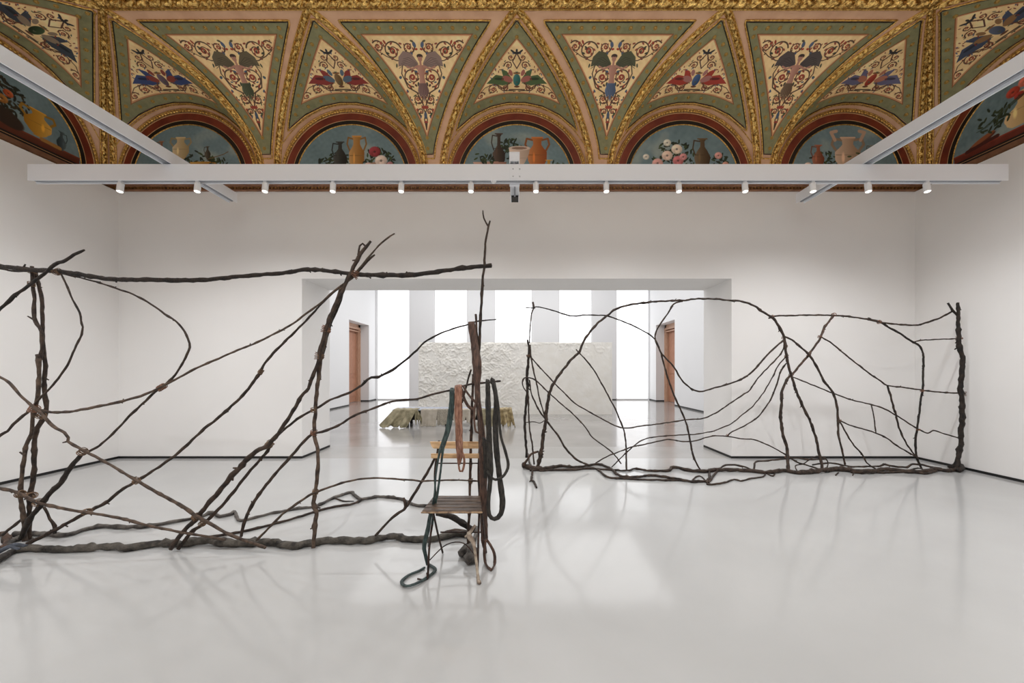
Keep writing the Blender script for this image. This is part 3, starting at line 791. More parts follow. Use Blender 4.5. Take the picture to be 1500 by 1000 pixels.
for (side, i), (lab, fn) in LN.items():
    sc = BAYS[side][i]
    c = place(side, sc, 0.0, AC); th = thing('lunette_painting', lab, 'painting', tuple(float(v) for v in c), 'lunette paintings under the vault')
    Rp = .852
    na, nr = 330, 150
    th_ = np.linspace(.0, PI/2, nr); a = np.linspace(-1, 1, na)
    TH, A = np.meshgrid(th_, a, indexing='ij'); q = Rp*np.sin(TH); p = Rp*np.cos(TH)*A
    # even rows in height read better than even angles near the crown
    q0 = np.linspace(0, Rp*.999, nr); Q, A = np.meshgrid(q0, a, indexing='ij'); Pp = np.sqrt(np.clip(Rp**2-Q**2, 0, None))*A
    pa = Paint(Pp, Q, (116, 138, 142), seed=i*3+len(side)); fn(pa)
    gridmesh('painted_field', place(side, sc+Pp, .008, AC+.02+Q), M['paint'], th, paint=pa.c)
    def ring(r0, r1, d_, nm, mm, base_to=0.0, flat=True):
        an = np.linspace(0, PI, 90); R_ = np.array([r0, r1])
        AN, RR = np.meshgrid(an, R_, indexing='ij')
        return gridmesh(nm, place(side, sc+RR*np.cos(AN), d_, AC+RR*np.sin(AN)), M[mm], th, smooth=False)
    ring(.852, .925, .010, 'black_band', 'black'); ring(.925, 1.045, .012, 'oxblood_band', 'red')
    def tube(r, w, nm, mm, d_=.014, fq=0):
        an = np.linspace(0, PI, 330 if fq else 90)
        R = place(side, sc+r*np.cos(an), d_, AC+r*np.sin(an))
        ww = np.full((len(R), 1), w)
        if fq: ww = ww*(1+.35*np.sin(np.arange(len(R))*2.1))[:, None]
        v, f = sweep(np.concatenate([R, ww, ww*.8], 1), 6, flatdir=room_normal(side)); mb = MB(); mb.add(v, f); return mb.build(nm, M[mm], th, smooth=True)
    tube(.858, .008, 'gilded_line', 'gold_thin'); tube(.927, .004, 'tan_line', 'tan'); tube(1.04, .006, 'tan_line', 'tan')
    tube(1.090, .009, 'gilded_moulding', 'gold_thin', .03, 1)
    # pearl moulding: one part, a row of beads
    an = np.linspace(0, PI, 72*6+1); R = place(side, sc+1.063*np.cos(an), .03, AC+1.063*np.sin(an))
    ww = (.004+.0145*np.abs(np.sin(np.arange(len(R))*PI/6))**.6)[:, None]
    v, f = sweep(np.concatenate([R, ww, ww], 1), 6, flatdir=room_normal(side)); mb = MB(); mb.add(v, f)
    mb.build('pearl_moulding', M['gold_thin'], th, smooth=True)
    # straight bands along the sill
    for z0, z1, dd_, nm, mm in ((-.045, .022, .012, 'sill_black_band', 'black'), (-.012, -.006, .016, 'tan_line', 'tan')):
        mb = MB(); q0_ = place(side, sc-.925, 0.002, AC+z0); q1_ = place(side, sc+.925, dd_, AC+z1)
        mb.box(min(q0_[0], q1_[0]), max(q0_[0], q1_[0]), min(q0_[1], q1_[1]), max(q0_[1], q1_[1]), AC+z0, AC+z1); mb.build(nm, M[mm], th)
# the outer pink-and-gold arch line and the oxblood strip under all lunettes
for side, cs in BAYS.items():
    mb = MB(); s0, s1 = (-XS, XS) if side == 'back' else (0, ZW-YB)
    q0_ = place(side, s0, .001, HW+.13); q1_ = place(side, s1, .009, AC-.045)
    mb.box(min(q0_[0], q1_[0]), max(q0_[0], q1_[0]), min(q0_[1], q1_[1]), max(q0_[1], q1_[1]), HW+.08, AC-.045)
    o = mb.build(nexttrim(), M['red']); o['kind'] = 'structure'
    for i, sc in enumerate(cs[:5 if side == 'back' else 2]):
        an = np.linspace(.10, PI-.10, 60); x = AR*.998*np.cos(an)
        s_, d_, z_ = severy(sc, x*1.0, np.full_like(x, .082), .004)
        gild(place(side, s_, d_, z_), nexttrim(), w=.007, h=.009, freq=190, m='gold_thin', nn=6, step=.01, fd=room_normal(side))
# ================================================================== white steel beams and spot lamps
ZB = 4.60; YLO = H+2.267; YMID = H+2.464; YTOP = H+2.606
def channel(mb, axis, a0, a1, c0, c1, z0, z1, t=.012):
    """hollow section open underneath with a recessed track"""
    def bx(p0, p1, q0, q1, zz0, zz1):
        if axis == 'x': mb.box(p0, p1, q0, q1, zz0, zz1)
        else: mb.box(q0, q1, p0, p1, zz0, zz1)
    bx(a0, a1, c0, c0+t, z0, z1); bx(a0, a1, c1-t, c1, z0, z1); bx(a0, a1, c0+t, c1-t, z1-t, z1)
    bx(a0, a1, c0+t, c1-t, z0+.03, z0+.03+t)
    bx(a0, a0+t, c0+t, c1-t, z0+.03+t, z1-t); bx(a1-t, a1, c0+t, c1-t, z0+.03+t, z1-t)
th = thing('lighting_beam', 'long white crossbeam carrying thirteen spot lamps in front of the back wall', 'beam', (0, ZB, YLO))
mb = MB(); channel(mb, 'x', -5.89, 5.92, ZB, ZB+.095, YLO, YMID); mb.build('beam_section', M['beam'], th, bevel=.003)
mb = MB(); mb.box(-5.85, 5.88, ZB+.035, ZB+.06, YLO+.008, YLO+.03); mb.build('lighting_track', M['beam_dark'], th)
for xx in (-.045, .035):
    for zz in (.045, .135):
        m2 = MB(); m2.cyl((xx-.0, ZB-.006, YLO+zz), (xx, ZB+.001, YLO+zz), .009, n=10); m2.build('bolt', M['steel'], th)
m2 = MB(); m2.cyl((-.28, ZB+.03, YLO+.004), (-.28, ZB+.03, YLO-.016), .035, .02, n=20); m2.build('sensor_dome', M['lamp_white'], th)
def longbeam(xin, sg, y0, y1, label):
    xa, xb = sorted((xin, xin+sg*.125))
    th = thing('ceiling_beam', label, 'beam', ((xa+xb)/2, y1, YMID), 'lengthwise white beams')
    mb = MB(); channel(mb, 'y', y0, y1, xa, xb, YMID+.0005, YTOP); mb.build('beam_section', M['beam'], th, bevel=.003)
    mb = MB(); mb.box((xa+xb)/2-.012, (xa+xb)/2+.012, y0+.02, y1-.02, YMID+.01, YMID+.0305); mb.build('lighting_track', M['beam_dark'], th)
    return th
longbeam(-4.15, -1, YB+.001, 5.68, 'long white beam running overhead along the left side, above the crossbeam')
longbeam(4.16, 1, YB+.001, 5.70, 'long white beam running overhead along the right side, above the crossbeam')
t = longbeam(-.0905, 1, ZB-.01, 5.68, 'short white beam in the middle, laid on the crossbeam and seen end on')
m2 = MB(); m2.box(-.078, .022, 5.50, 5.675, YMID+.006, YMID+.03); m2.build('dark_beam_end', M['beam_end_black'], t)  # black block standing in for the dark opening at the beam's far end
m2 = MB(); m2.box(-.09, .034, ZB+.10, ZB+.14, YLO-.01, YMID); m2.box(-.085, .03, ZB-.004, ZB-.0005, YLO+.02, YMID-.01); m2.build('bracket', M['beam'], t, bevel=.002)
th = thing('lighting_beam', 'unseen white crossbeam above the viewpoint, added to carry lights', 'beam', (0, .9, YLO), 'unseen crossbeams added for the lights')  # extra crossbeam out of view, added to hold lights
mb = MB(); channel(mb, 'x', -5.89, 5.92, .9, .995, YLO, YMID); mb.build('beam_section', M['beam'], th)
th = thing('lighting_beam', 'unseen white crossbeam behind the viewpoint, added to carry lights', 'beam', (0, -2.4, YLO), 'unseen crossbeams added for the lights')  # second added crossbeam, unseen, also there for its lights
mb = MB(); channel(mb, 'x', -5.89, 5.92, -2.4, -2.305, YLO, YMID); mb.build('beam_section', M['beam'], th)

def lamp_proto(x, y):
    th = thing('spot_lamp', 'x', 'lamp', (x, y, YLO), 'spot lamps on the front crossbeam')
    m = MB(); m.box(x-.018, x+.018, y-.02, y+.02, YLO-.022, YLO+.012); m.build('bracket', M['lamp_white'], th, bevel=.002)
    m = MB(); m.cyl((x, y, YLO-.018), (x, y-.012, YLO-.118), .034, n=24); body = m.build('lamp_body', M['lamp_white'], th, smooth=False, bevel=.003)
    m = MB(); m.cyl((x, y-.0115, YLO-.114), (x, y-.0125, YLO-.1215), .028, n=24); m.build('lens', M['lamp_lens'], body)
    return th
LX = [177, 290, 389, 488, 588, 690, 785, 888, 994, 1091, 1190, 1271, 1357]
def copy_tree(o, parent=None):
    c = o.copy(); COL.objects.link(c); c.parent = parent
    for ch in o.children: copy_tree(ch, c)
    return c
words = ['first', 'second', 'third', 'fourth', 'fifth', 'sixth', 'seventh', 'eighth', 'ninth', 'tenth', 'eleventh', 'twelfth', 'thirteenth']
notes = {0: 'leftmost white spot lamp, near the left end of the front crossbeam', 5: 'white spot lamp just left of the small sensor dome on the crossbeam',
         6: 'white spot lamp just right of the short middle beam', 12: 'rightmost white spot lamp, near the right end of the front crossbeam'}
LY = ZB+.048
x0 = (LX[0]-VX)*(LY)/F; proto = lamp_proto(x0, LY)
lampspos = []
for i, px in enumerate(LX):
    x = (px-VX)*LY/F
    o = proto if i == 0 else copy_tree(proto)
    o.location = (x, LY, YLO)
    o['label'] = notes.get(i, 'white spot lamp, %s from the left along the front crossbeam' % words[i])
    lampspos.append((x, LY-.01, YLO-.14))
def spot(name, loc, tgt, power, size=130, blend=.9, rad=.04, col=(.955, .975, 1)):
    l = bpy.data.lights.new(name, 'SPOT'); l.energy = power; l.spot_size = math.radians(size); l.spot_blend = blend
    l.shadow_soft_size = rad; l.color = col
    o = bpy.data.objects.new(name, l); COL.objects.link(o); o.location = loc
    o.rotation_mode = 'QUATERNION'; o.rotation_quaternion = (Vector(tgt)-Vector(loc)).to_track_quat('-Z', 'Y')
    return o
PW = 46
for i, (x, y, z) in enumerate(lampspos): spot('spot_light', (x, y, z), (x, y+(.5 if i % 3 else -.4), 0), PW*.95, 150, 1.0)
for yy in (.9, -2.4):  # spots added under the two unseen crossbeams, without fixtures
    for k in range(4):
        x = -4.2+2.8*k; spot('spot_light', (x, yy, YLO-.14), (x*1.3, yy+.6, 0), PW*2.75, 155, .9, rad=.03)
for sx in (-4.21, 4.22):  # wall-wash spots added along the side beams, no lamps modelled there
    for yy in (3.4, 2.0):
        spot('spot_light', (sx, yy, YMID-.14), (sx*1.45, yy, 0), PW*1.1, 150, 1.0)
# area fills added out of view to brighten both rooms
def area(name, loc, rot, sx, sy, power, col=(1, 1, 1)):
    l = bpy.data.lights.new(name, 'AREA'); l.shape = 'RECTANGLE'; l.size = sx; l.size_y = sy; l.energy = power; l.color = col
    o = bpy.data.objects.new(name, l); COL.objects.link(o); o.location = loc; o.rotation_euler = rot; return o
area('ceiling_fill', (-.2, 12, HF-.05), (0, 0, 0), 10, 9, 420)  # added overhead fill for the far room, no fixture
area('ceiling_fill', (0, -.8, CY0+CB-.03), (0, 0, 0), 7, 5.5, 72, (.95, .975, 1))  # weak ambient fill added under the near ceiling
for yy in (.95, -2.35):  # upward fills added on the unseen crossbeams to lift the vault
    area('uplight_fill', (0, yy, YMID+.03), (PI, 0, 0), 8, .08, 62, (.98, .985, 1))
w = bpy.data.worlds.new('world'); SC.world = w; w.use_nodes = True
w.node_tree.nodes['Background'].inputs['Color'].default_value = (.9, .92, 1, 1)
w.node_tree.nodes['Background'].inputs['Strength'].default_value = .3
cam = bpy.data.cameras.new('camera'); co = bpy.data.objects.new('camera', cam); COL.objects.link(co)
co.location = (0, 0, H); co.rotation_euler = (PI/2, 0, 0)
cam.sensor_fit = 'HORIZONTAL'; cam.sensor_width = 36; cam.lens = F/1500*36
cam.shift_x = -(VX-750)/1500; cam.shift_y = (VY-500)/1500; cam.clip_start = .05
SC.camera = co
SC.view_settings.view_transform = 'Standard'; SC.view_settings.look = 'None'
SC.view_settings.exposure = 0.05; SC.view_settings.gamma = 1
# ================================================================== branch sculptures, drawn joint by joint in their own standing planes
def to_world(pts, plane, th, mode='plane', dz=0.0):
    """pts (x,y[,extra depth]) seen from the doorway side; plane: distance at which the trellis stands; th: thickness"""
    rows = []
    n = len(pts)
    for i, p in enumerate(pts):
        t = th if not isinstance(th, (list, tuple)) else np.interp(i/(n-1), np.linspace(0, 1, len(th)), th)
        r = t/2*plane/F
        d = plane+dz+(p[2] if len(p) > 2 else 0)
        if p[1] > VY+60:
            df = (H-r*1.02)*F/(p[1]-VY)
            d = df if mode == 'floor' else min(d, df)
        w = W(p[0], p[1], d); w.z = max(w.z, r*1.02)
        rows.append([w.x, w.y, w.z, r, r])
    return rows
bseed = [0]
def branch(parent, pts, th, m='bark', plane=2.96, mode='plane', dz=0.0, name='branch', rough=.16, knots=1.0, wob=.25, n=8, label=None):
    bseed[0] += 1; rs = np.random.RandomState(bseed[0]*13+5)
    R = catmull(to_world(pts, plane, th, mode, dz), .028)
    k = len(R); seg = np.r_[0, np.cumsum(np.linalg.norm(np.diff(R[:, :3], axis=0), axis=1))]
    if k > 6:
        for ax in (0, 1, 2):
            a = sum(np.sin(seg*f+rs.rand()*6)*q for f, q in ((9, .5), (21, .35), (47, .4)))
            R[:, ax] += a*wob*R[:, 3]*np.minimum(1, np.minimum(seg, seg[-1]-seg)/.1)
    rad = R[:, 3].copy()
    mod = 1+.07*np.sin(seg*31+rs.rand()*6)+.05*np.sin(seg*73+rs.rand()*6)
    nk = int(seg[-1]/.22*knots)
    kpos = []
    for _ in range(nk):
        c = rs.rand()*seg[-1]; mod += .32*np.exp(-((seg-c)/.014)**2); kpos.append(c)
    R[:, 3] = rad*mod; R[:, 4] = rad*mod
    R[:, 2] = np.maximum(R[:, 2], R[:, 3]*1.02)
    v, f = sweep(R, n, rough=rough, seed=bseed[0])
    mb = MB(); mb.add(v, f)
    for c in kpos[:max(1, nk*2//3)] if nk else []:       # snapped side shoots, part of the same stick
        i = int(np.searchsorted(seg, c)); i = min(max(i, 1), k-2)
        if R[i, 2] < R[i, 3]*1.6: continue
        T = R[i+1, :3]-R[i-1, :3]; T /= np.linalg.norm(T)+1e-9
        a = rs.rand()*2*PI; sd = np.array([math.cos(a), .4*math.sin(a*2), math.sin(a)]); sd -= T*np.dot(sd, T); sd /= np.linalg.norm(sd)+1e-9
        L = rad[i]*(1.5+1.3*rs.rand()); p0 = R[i, :3]; dirv = sd+T*.7; dirv /= np.linalg.norm(dirv)
        p1 = p0+dirv*L
        if p1[2] < rad[i]: continue
        mb.cyl(p0, p1, rad[i]*.55, rad[i]*.32, 6)
    # drop vertices to the floor plane at the lowest
    vs = [(x, y, max(z, .0015)) for x, y, z in mb.v]; mb.v = vs
    o = mb.build(name, M[m], parent, smooth=True)
    if label: o['label'] = label
    return o
def binding(parent, x, y, rpx, plane=2.96, dz=0.0, m='cord', turns=5, tilt=0.0, name='cord_binding', w=None):
    rpx *= .8
    """a few turns of cord round crossing sticks"""
    c = W(x, y, plane+dz); r = rpx*plane/F; w_ = (w or .0030)
    t = np.linspace(0, 1, turns*14); an = t*turns*2*PI
    ax = Vector((math.sin(tilt), 0, math.cos(tilt))); u = Vector((math.cos(tilt), 0, -math.sin(tilt))); v = Vector((0, 1, 0))
    span = turns*w_*1.9
    rs = np.random.RandomState(int(x*7+y) % 9999)
    R = []
    for i in range(len(t)):
        rr = r*(1+.08*math.sin(an[i]*1.7+x))
        p = c+ax*((t[i]-.5)*span+.55*r*math.sin(an[i]*.5+x))+u*(math.cos(an[i])*rr)+v*(math.sin(an[i])*(r+.004))
        R.append([p.x, p.y, p.z, w_, w_])
    vv, f = sweep(np.array(R), 6, flatdir=(.3, .2, 1)); mb = MB(); mb.add(vv, f)
    mb.v = [(a, b_, max(c_, .001)) for a, b_, c_ in mb.v]
    return mb.build(name, M[m], parent, smooth=True)

LP = 2.96
left = thing('branch_sculpture', 'tall dark trellis of lashed bare branches standing in the left foreground', 'sculpture', (-2.4, LP, 0))
B = lambda pts, th, m='bark', **k: branch(left, pts, th, m, plane=LP, **k)
B([(-140, 380), (-60, 385), (0, 389.4), (39, 394.6), (75, 396.7), (104, 400), (138, 405), (169, 409), (234, 410), (299, 409.7), (362, 404), (418, 399), (446, 395), (468.5, 395.6), (516, 401), (550, 402.4), (577, 403), (606, 402.7), (647.5, 396.7), (684, 391.5), (720, 389)], [6.5, 6, 6.5, 5, 6.5, 6], 'bark_dark', dz=-.03, wob=.15, n=10, label='long dark top rail of the trellis')
B([(-90, 386), (0, 393), (16, 396.5), (47, 397.5), (84, 399)], 2.6)
B([(-60, 496), (0, 452), (23, 432), (44, 416.7), (65, 401), (80.6, 386.8), (96, 381), (109, 372.5), (123.5, 366)], [4.4, 4, 4, 4.6, 2.6], 'bark_dark', dz=-.07)
B([(47, 390), (48, 418), (50.7, 444), (50.7, 465), (60, 485.6), (61, 511.6), (57.5, 530)], [4, 4.2, 4.4], dz=.01)
B([(40.6, 463), (51, 469)], [1.8, 2.6], knots=0)
B([(52, 398), (56, 415), (62, 444), (62.4, 485.6), (65, 522), (66.3, 532), (65, 563.6), (67, 587), (67.5, 597), (65, 611), (55, 627.5), (50, 649), (50.5, 681.5), (47, 711), (44, 727), (43, 749), (43, 776), (42.7, 789.5)], [4, 4.2, 5, 5.6, 5.6, 6], dz=.04)
B([(55.5, 519), (56.7, 535), (56, 574), (53, 593.5), (48, 611), (46.5, 635.6), (38, 652), (34, 681.5), (29.7, 719), (33.8, 749), (36, 792)], [5, 4.6, 4.2, 5, 5.4], 'bark_light', dz=.0)
B([(29, 662), (35, 666)], [2, 3], knots=0)
B([(90, 402), (99, 420.6), (106.6, 439), (117, 458), (119.6, 474), (121.4, 479), (119.6, 489.5), (109, 511.6), (99, 533.7), (78, 563.6), (62.4, 579), (50.7, 592)], [2, 2.4, 3], dz=-.02)
B([(88, 400), (119.6, 407), (145.6, 414), (171.6, 423), (195, 431), (221, 445), (241.7, 459.6), (262.5, 475), (275.5, 496), (277.6, 509), (271.6, 524.6), (257.3, 548), (241.7, 563.5), (223.5, 576.5), (213, 587), (189, 610), (165, 635.6), (146, 652), (129.6, 661), (116, 668)], [2.2, 2.6, 3, 3, 3.4], dz=-.01)
B([(118, 667), (108, 679), (100, 689.6), (89, 706), (73, 722), (61, 738), (44, 760), (30, 789.5)], [5, 6.6, 6, 7, 6], 'bark_dark', dz=-.03)
B([(54, 599), (75.6, 603.7), (108, 602), (162, 591), (200, 581.6), (227, 571), (250, 559.5), (286, 540), (337, 517.5), (381.6, 499), (423.6, 477), (451.6, 457), (474, 440), (491, 425), (510, 411), (521.6, 398.4), (538.4, 379), (554, 360), (572, 345.5), (578, 342)], [4, 3.6, 3, 2.8, 2.6, 2.6, 2], 'bark_light', dz=-.04)
B([(40.5, 796), (75.6, 779), (108, 761), (135, 746), (159, 733), (173, 720.7), (200, 704.5), (216, 695), (251, 670.7), (273, 652), (300, 627.5), (319, 612.7), (354, 580), (370.4, 560), (380, 547), (386, 535.7), (393, 526), (409.7, 507.7), (435, 482.5), (457, 460), (468.5, 447.5), (488, 429), (519, 404), (538.4, 382), (549, 373)], [4.8, 4.6, 4, 4, 3.6, 2.8, 2.4], dz=.03)
B([(543, 353), (537, 361), (528, 372), (523, 380), (512.4, 404), (502, 425), (489, 453.4), (478.6, 479.4), (470.8, 508), (467, 529), (457.8, 549.6), (451.6, 569), (440.6, 581.6), (424.4, 610), (408, 634), (394.7, 649), (389, 654.5), (370, 665), (350, 685.6), (332.6, 706), (308, 734), (290.7, 756), (270.5, 776), (250, 804)], [3.4, 5.4, 5.4, 6, 4.6, 4.6, 6.4, 7, 6.6, 6], 'bark', dz=-.05, n=10, label='thick leaning mast of the trellis')
B([(537, 362), (531, 356.5), (527, 360), (525, 372)], [3, 2.6, 3], dz=-.05, knots=0)
B([(500, 420), (488, 454.5), (478.5, 485), (470.5, 521.7), (465, 563.7), (462.5, 595), (460.5, 633), (465, 660), (465.5, 689.6), (462, 719), (459.5, 735.5), (464, 749), (461, 770.6), (459, 801.7)], [3.6, 5.6, 5.2, 5, 5.4, 6, 5.6], 'bark_light', dz=-.01)
B([(510, 402), (497, 444), (484, 474), (474, 515), (468, 540)], [3, 4.2, 4, 3], 'bark_dark', dz=.03)
B([(530, 564), (511, 575), (483.8, 585.7), (459.5, 600.5), (446, 607), (424.4, 622), (402.8, 641), (392, 660), (378.5, 676), (359.6, 697.7), (340.7, 722), (324.5, 741), (300, 765), (278.6, 781.4), (261, 804)], [3, 3.4, 3.8, 4.6, 4.8], dz=.0)
B([(530, 564), (538.4, 556), (544, 553), (554, 552), (580, 537.9), (606, 517), (621.6, 501.5), (642.4, 489.8), (663, 481.4), (686.6, 474.7), (699.6, 470.3), (726.9, 467.7)], [3.2, 4, 2.8, 2.2, 1.8], 'bark_dark', dz=.0)
B([(353, 785.5), (359.6, 760), (370.4, 738), (386.6, 714), (405.5, 691), (424.4, 670.7), (446, 646), (458, 635.6), (478.5, 630), (499.4, 620.6), (517.6, 609), (546, 598.5), (574.8, 588), (611, 583.7), (632, 577.7), (658, 571.7), (684, 564), (704.8, 560.8), (733.4, 557.7)], [4.4, 4.4, 3.8, 3, 3, 2.4], dz=-.02)
B([(375.8, 791), (397.4, 769), (419, 749), (446, 730), (462, 720.7), (483.8, 712.6), (511, 704.5), (535.8, 700.6), (567, 700.6), (606, 703), (616.4, 704.5), (658, 703), (699.6, 704.3)], [3.6, 3.2, 2.8, 2.4, 2.2], 'bark_light', dz=-.03)
B([(-60, 706), (0, 715), (29.7, 723.4), (54, 735.5), (81, 742), (127, 750.4), (167.4, 757), (216, 769), (259, 778), (300, 785.5), (330, 790)], [4.4, 4, 3.8, 3.6, 3.4], 'bark_light', dz=-.06)
B([(-50, 528), (0, 552), (15.6, 562), (28.6, 578), (46.8, 594.7), (59, 604.6), (78, 623.5), (94.5, 633), (100.5, 641), (100, 646.4), (116, 656), (140.4, 669.4), (167.4, 684), (200, 703), (229.5, 720.7), (270, 743.6), (286, 754.4), (311, 768), (346, 787), (389, 802)], [3.4, 3.4, 4, 3.2, 3.6, 4.6, 4.4], 'bark_light', dz=-.08)
B([(-60, 688), (0, 638), (10.8, 631.6), (24, 616.7), (43, 602)], [4, 3.6, 3.4], dz=.02)
B([(100, 646), (92, 648)], [2.6, 1.8], knots=0, dz=-.08)
# pieces lying on the floor
B([(20, 783), (48.6, 781), (75, 783), (100, 783), (121.5, 776), (151, 770.6), (189, 772), (224, 769), (248.4, 765), (283.5, 758.5), (295, 756), (311, 750.4), (322, 756), (338, 753), (343.4, 749), (349, 761), (359.6, 761), (392, 753), (432.5, 745), (462, 741), (489, 728.8), (513.5, 720.7), (519, 724.7), (530.6, 731), (554, 727), (580, 729), (593, 732.4), (606, 738.8), (621.6, 740.7), (645, 742)], [8, 6, 6.4, 4.6, 6, 4.4, 5, 6, 5, 6], 'root', mode='floor', n=10)
B([(296, 787), (311, 785.5), (338, 781.4), (365, 776), (397.4, 768), (432.5, 758.5), (462, 749), (489, 742), (516, 738), (530, 731.5)], [4, 3.6, 3.8, 4.4, 5], mode='floor')
B([(489, 728.5), (503, 733.5), (519, 733.8)], [2.4, 3, 1.8], mode='floor', knots=0)
B([(18, 806), (43, 803), (94.5, 804.4), (162, 800.4), (183.6, 802.5), (229.5, 796.3), (270.5, 796), (303, 792), (335, 795), (365, 795), (392, 793.6), (430, 799), (459.5, 795), (478.5, 791), (530, 791.7), (580, 786), (595.6, 789.6), (626.8, 789.6), (642, 787), (663, 783), (690, 781)], [9, 9, 10, 9, 12, 10, 10.5, 10, 9.5, 9, 10], 'bark_grey', mode='floor', n=12, knots=.6, label='long grey floor log of the trellis')
B([(637, 670), (631, 683), (619, 703.8), (603.4, 728.5), (596, 741)], [3, 4, 4, 4.4], dz=.0)
B([(591, 729), (594.5, 742), (592, 746), (574.8, 758.4), (550, 784.4)], [4.4, 4, 4, 3.4], dz=.0)
B([(64, 742), (70, 752), (73, 760), (80, 770), (80, 781)], [3, 3.6, 4], dz=.06)
B([(4, 783), (20, 770), (38, 757), (60, 744)], [4, 4, 3.6], dz=.06)
B([(-40, 790), (-8, 783), (4, 782), (12, 792), (6, 801), (-12, 806)], [7, 8, 7], 'bark_red', mode='floor', knots=2, label='brown gnarled root knot')
B([(10, 800), (20, 790), (34, 787), (46, 790)], [7, 8, 6], 'root', mode='floor', knots=2)
B([(-50, 836), (-20, 828), (0, 817), (22, 806), (40, 802)], [9, 10, 9, 5], 'root', mode='floor')
B([(639, 752), (652, 754), (668, 759), (682, 768), (694, 777)], [6, 9, 9, 8], 'bark_dark', mode='plane', dz=.1)
B([(640, 789), (655, 781), (672, 779), (690, 781)], [5, 8, 9, 7], 'bark_red', mode='floor')
B([(680, 800), (690, 795), (697, 784), (698, 772)], [5, 6, 7, 5], 'root', knots=2, mode='floor')
B([(674, 812), (682, 806), (692, 808), (690, 818), (682, 821)], [10, 16, 15, 13], 'root', mode='floor', knots=4, rough=.25, wob=.1, label='knobby grey root lump by the chair foot')
# uprights behind the chair
B([(707.4, 308), (708.7, 319.5), (715, 331)], [1.8, 2.6], knots=0)
B([(717.8, 323.4), (715, 334), (711.3, 357), (709.4, 385.8), (707.4, 404), (706, 430), (704.8, 450.8), (703.5, 482), (701, 520), (698, 566)], [2.6, 3.2, 3.6, 4, 4.2, 4], 'bark', dz=-.02)
B([(697, 460), (698, 480), (700, 510)], [3.4, 3.4, 3], 'bark_red', dz=.0)
B([(693, 548), (693, 561), (690.5, 618), (689, 696), (686.6, 769), (686, 800)], [3.4, 4, 4, 4], 'bark_red', dz=.0)
B([(690, 541), (684, 562), (677, 590)], [2.4, 3, 2], knots=2)
for (x, y, r, t, z, mm) in ((84.5, 398, 5, 1.2, -.03, 'cord'), (48, 397, 5, .2, 0, 'cord'), (46, 416, 4, 0, 0, 'cord'), (236.7, 567, 4.5, 1.05, -.02, 'cord_rust'), (50, 599, 6.4, .6, -.03, 'cord_rust'),
                            (60, 609, 5, .9, 0, 'cord'), (122, 661, 5.6, .9, -.05, 'cord'), (30, 723, 5.6, 1.3, -.04, 'cord'), (45, 726, 5.6, 1.3, -.02, 'cord'), (56, 736, 5.4, .9, -.04, 'cord'),
                            (127, 749, 4.6, 1.3, -.02, 'cord'), (200, 704, 4.4, .9, -.03, 'cord'), (382, 544, 3.6, .6, .02, 'cord'), (520, 402, 6, .5, -.04, 'cord_rust'), (477.5, 483, 7.4, .3, -.03, 'cord_rust'),
                            (468, 521, 7.2, .15, -.03, 'cord'), (395, 650, 6, .7, -.03, 'cord'), (459.5, 601, 4.6, 0, -.01, 'cord'), (459.5, 634, 5, .1, -.01, 'cord_rust'), (462, 720, 4.6, .1, -.01, 'cord'),
                            (287, 757, 6, .9, -.05, 'cord'), (298, 765, 5, .8, -.02, 'cord'), (689, 704, 3.8, .1, 0, 'cord')):
    binding(left, x, y, r, LP, z, mm, 9 if (x, y) == (236.7, 567) else 5, t)

# ------------------------------------------------ the far trellis, standing along the back wall
RP = 5.30
right = thing('branch_sculpture', 'wide spidery web of thin branches standing along the back wall at right', 'sculpture', (3.0, RP, 0))
def Rb(pts, th, m='bark', **k):
    k.setdefault('wob', .35); k.setdefault('n', 7)
    k['dz'] = k.get('dz', 0)+(bseed[0] % 5-2)*.012
    return branch(right, pts, th, m, plane=RP, knots=k.pop('knots', .7), **k)
Rb([(787, 685), (791.4, 668), (795, 646), (799.5, 614), (801.3, 592), (805.8, 574.4), (811.7, 560), (822, 545), (835.5, 527.8), (847.8, 516.4), (854.5, 501), (864, 486), (875.4, 473.6), (890.6, 461.3), (902, 452.7), (915.3, 447.6), (930.5, 445), (949.5, 442.7), (978, 440.4), (1006, 439.4), (1015.6, 438), (1046, 437.5), (1065, 439.4), (1084, 441), (1103, 447), (1116, 455.6), (1131.5, 465), (1141, 478.4), (1147.6, 491.7), (1150.5, 507), (1153.3, 527.8), (1157, 543), (1162, 560), (1171.6, 585), (1186, 615.8), (1195, 641), (1200.4, 664.4), (1205, 689)], [5.4, 5, 4, 3.4, 3.2, 2.8, 2.6, 2.8, 3.4, 3.4, 3.4, 3.6], 'bark', n=9, label='longest arching branch of the web')
Rb([(1158, 550), (1154, 554), (1146.7, 569.6), (1144.6, 581.6), (1143.7, 610.4), (1147.3, 635.6), (1152.7, 660.8), (1154.5, 690)], [3.2, 3.6, 4, 4.2])
Rb([(1221.3, 461.3), (1218.9, 465), (1207.5, 480), (1200.8, 495.5), (1184.7, 520), (1171.4, 535.4), (1159, 549.6)], [3, 3, 3], 'bark_red')
Rb([(1126, 466), (1131.5, 464), (1148.6, 462), (1219, 461.7), (1247, 464), (1271.7, 468), (1286.9, 471), (1304, 473.6), (1338, 476.5), (1353.4, 473.6), (1372.4, 467), (1396, 455.5)], [2.4, 2.4, 2.4, 2.6])
Rb([(1271.7, 466.6), (1288.8, 471.7), (1304, 480.3), (1319, 488.8), (1338, 501), (1347.7, 507.8), (1352.4, 518), (1352.4, 533.5), (1351.5, 569.6), (1347.7, 592), (1346.6, 605), (1343, 628.4), (1341.2, 646.4), (1342, 666), (1350, 686)], [3, 2.6, 2.4, 2.8], 'bark_dark')
Rb([(1340, 501), (1347.7, 498.3), (1380, 496.8), (1410, 495.5)], 1.8)
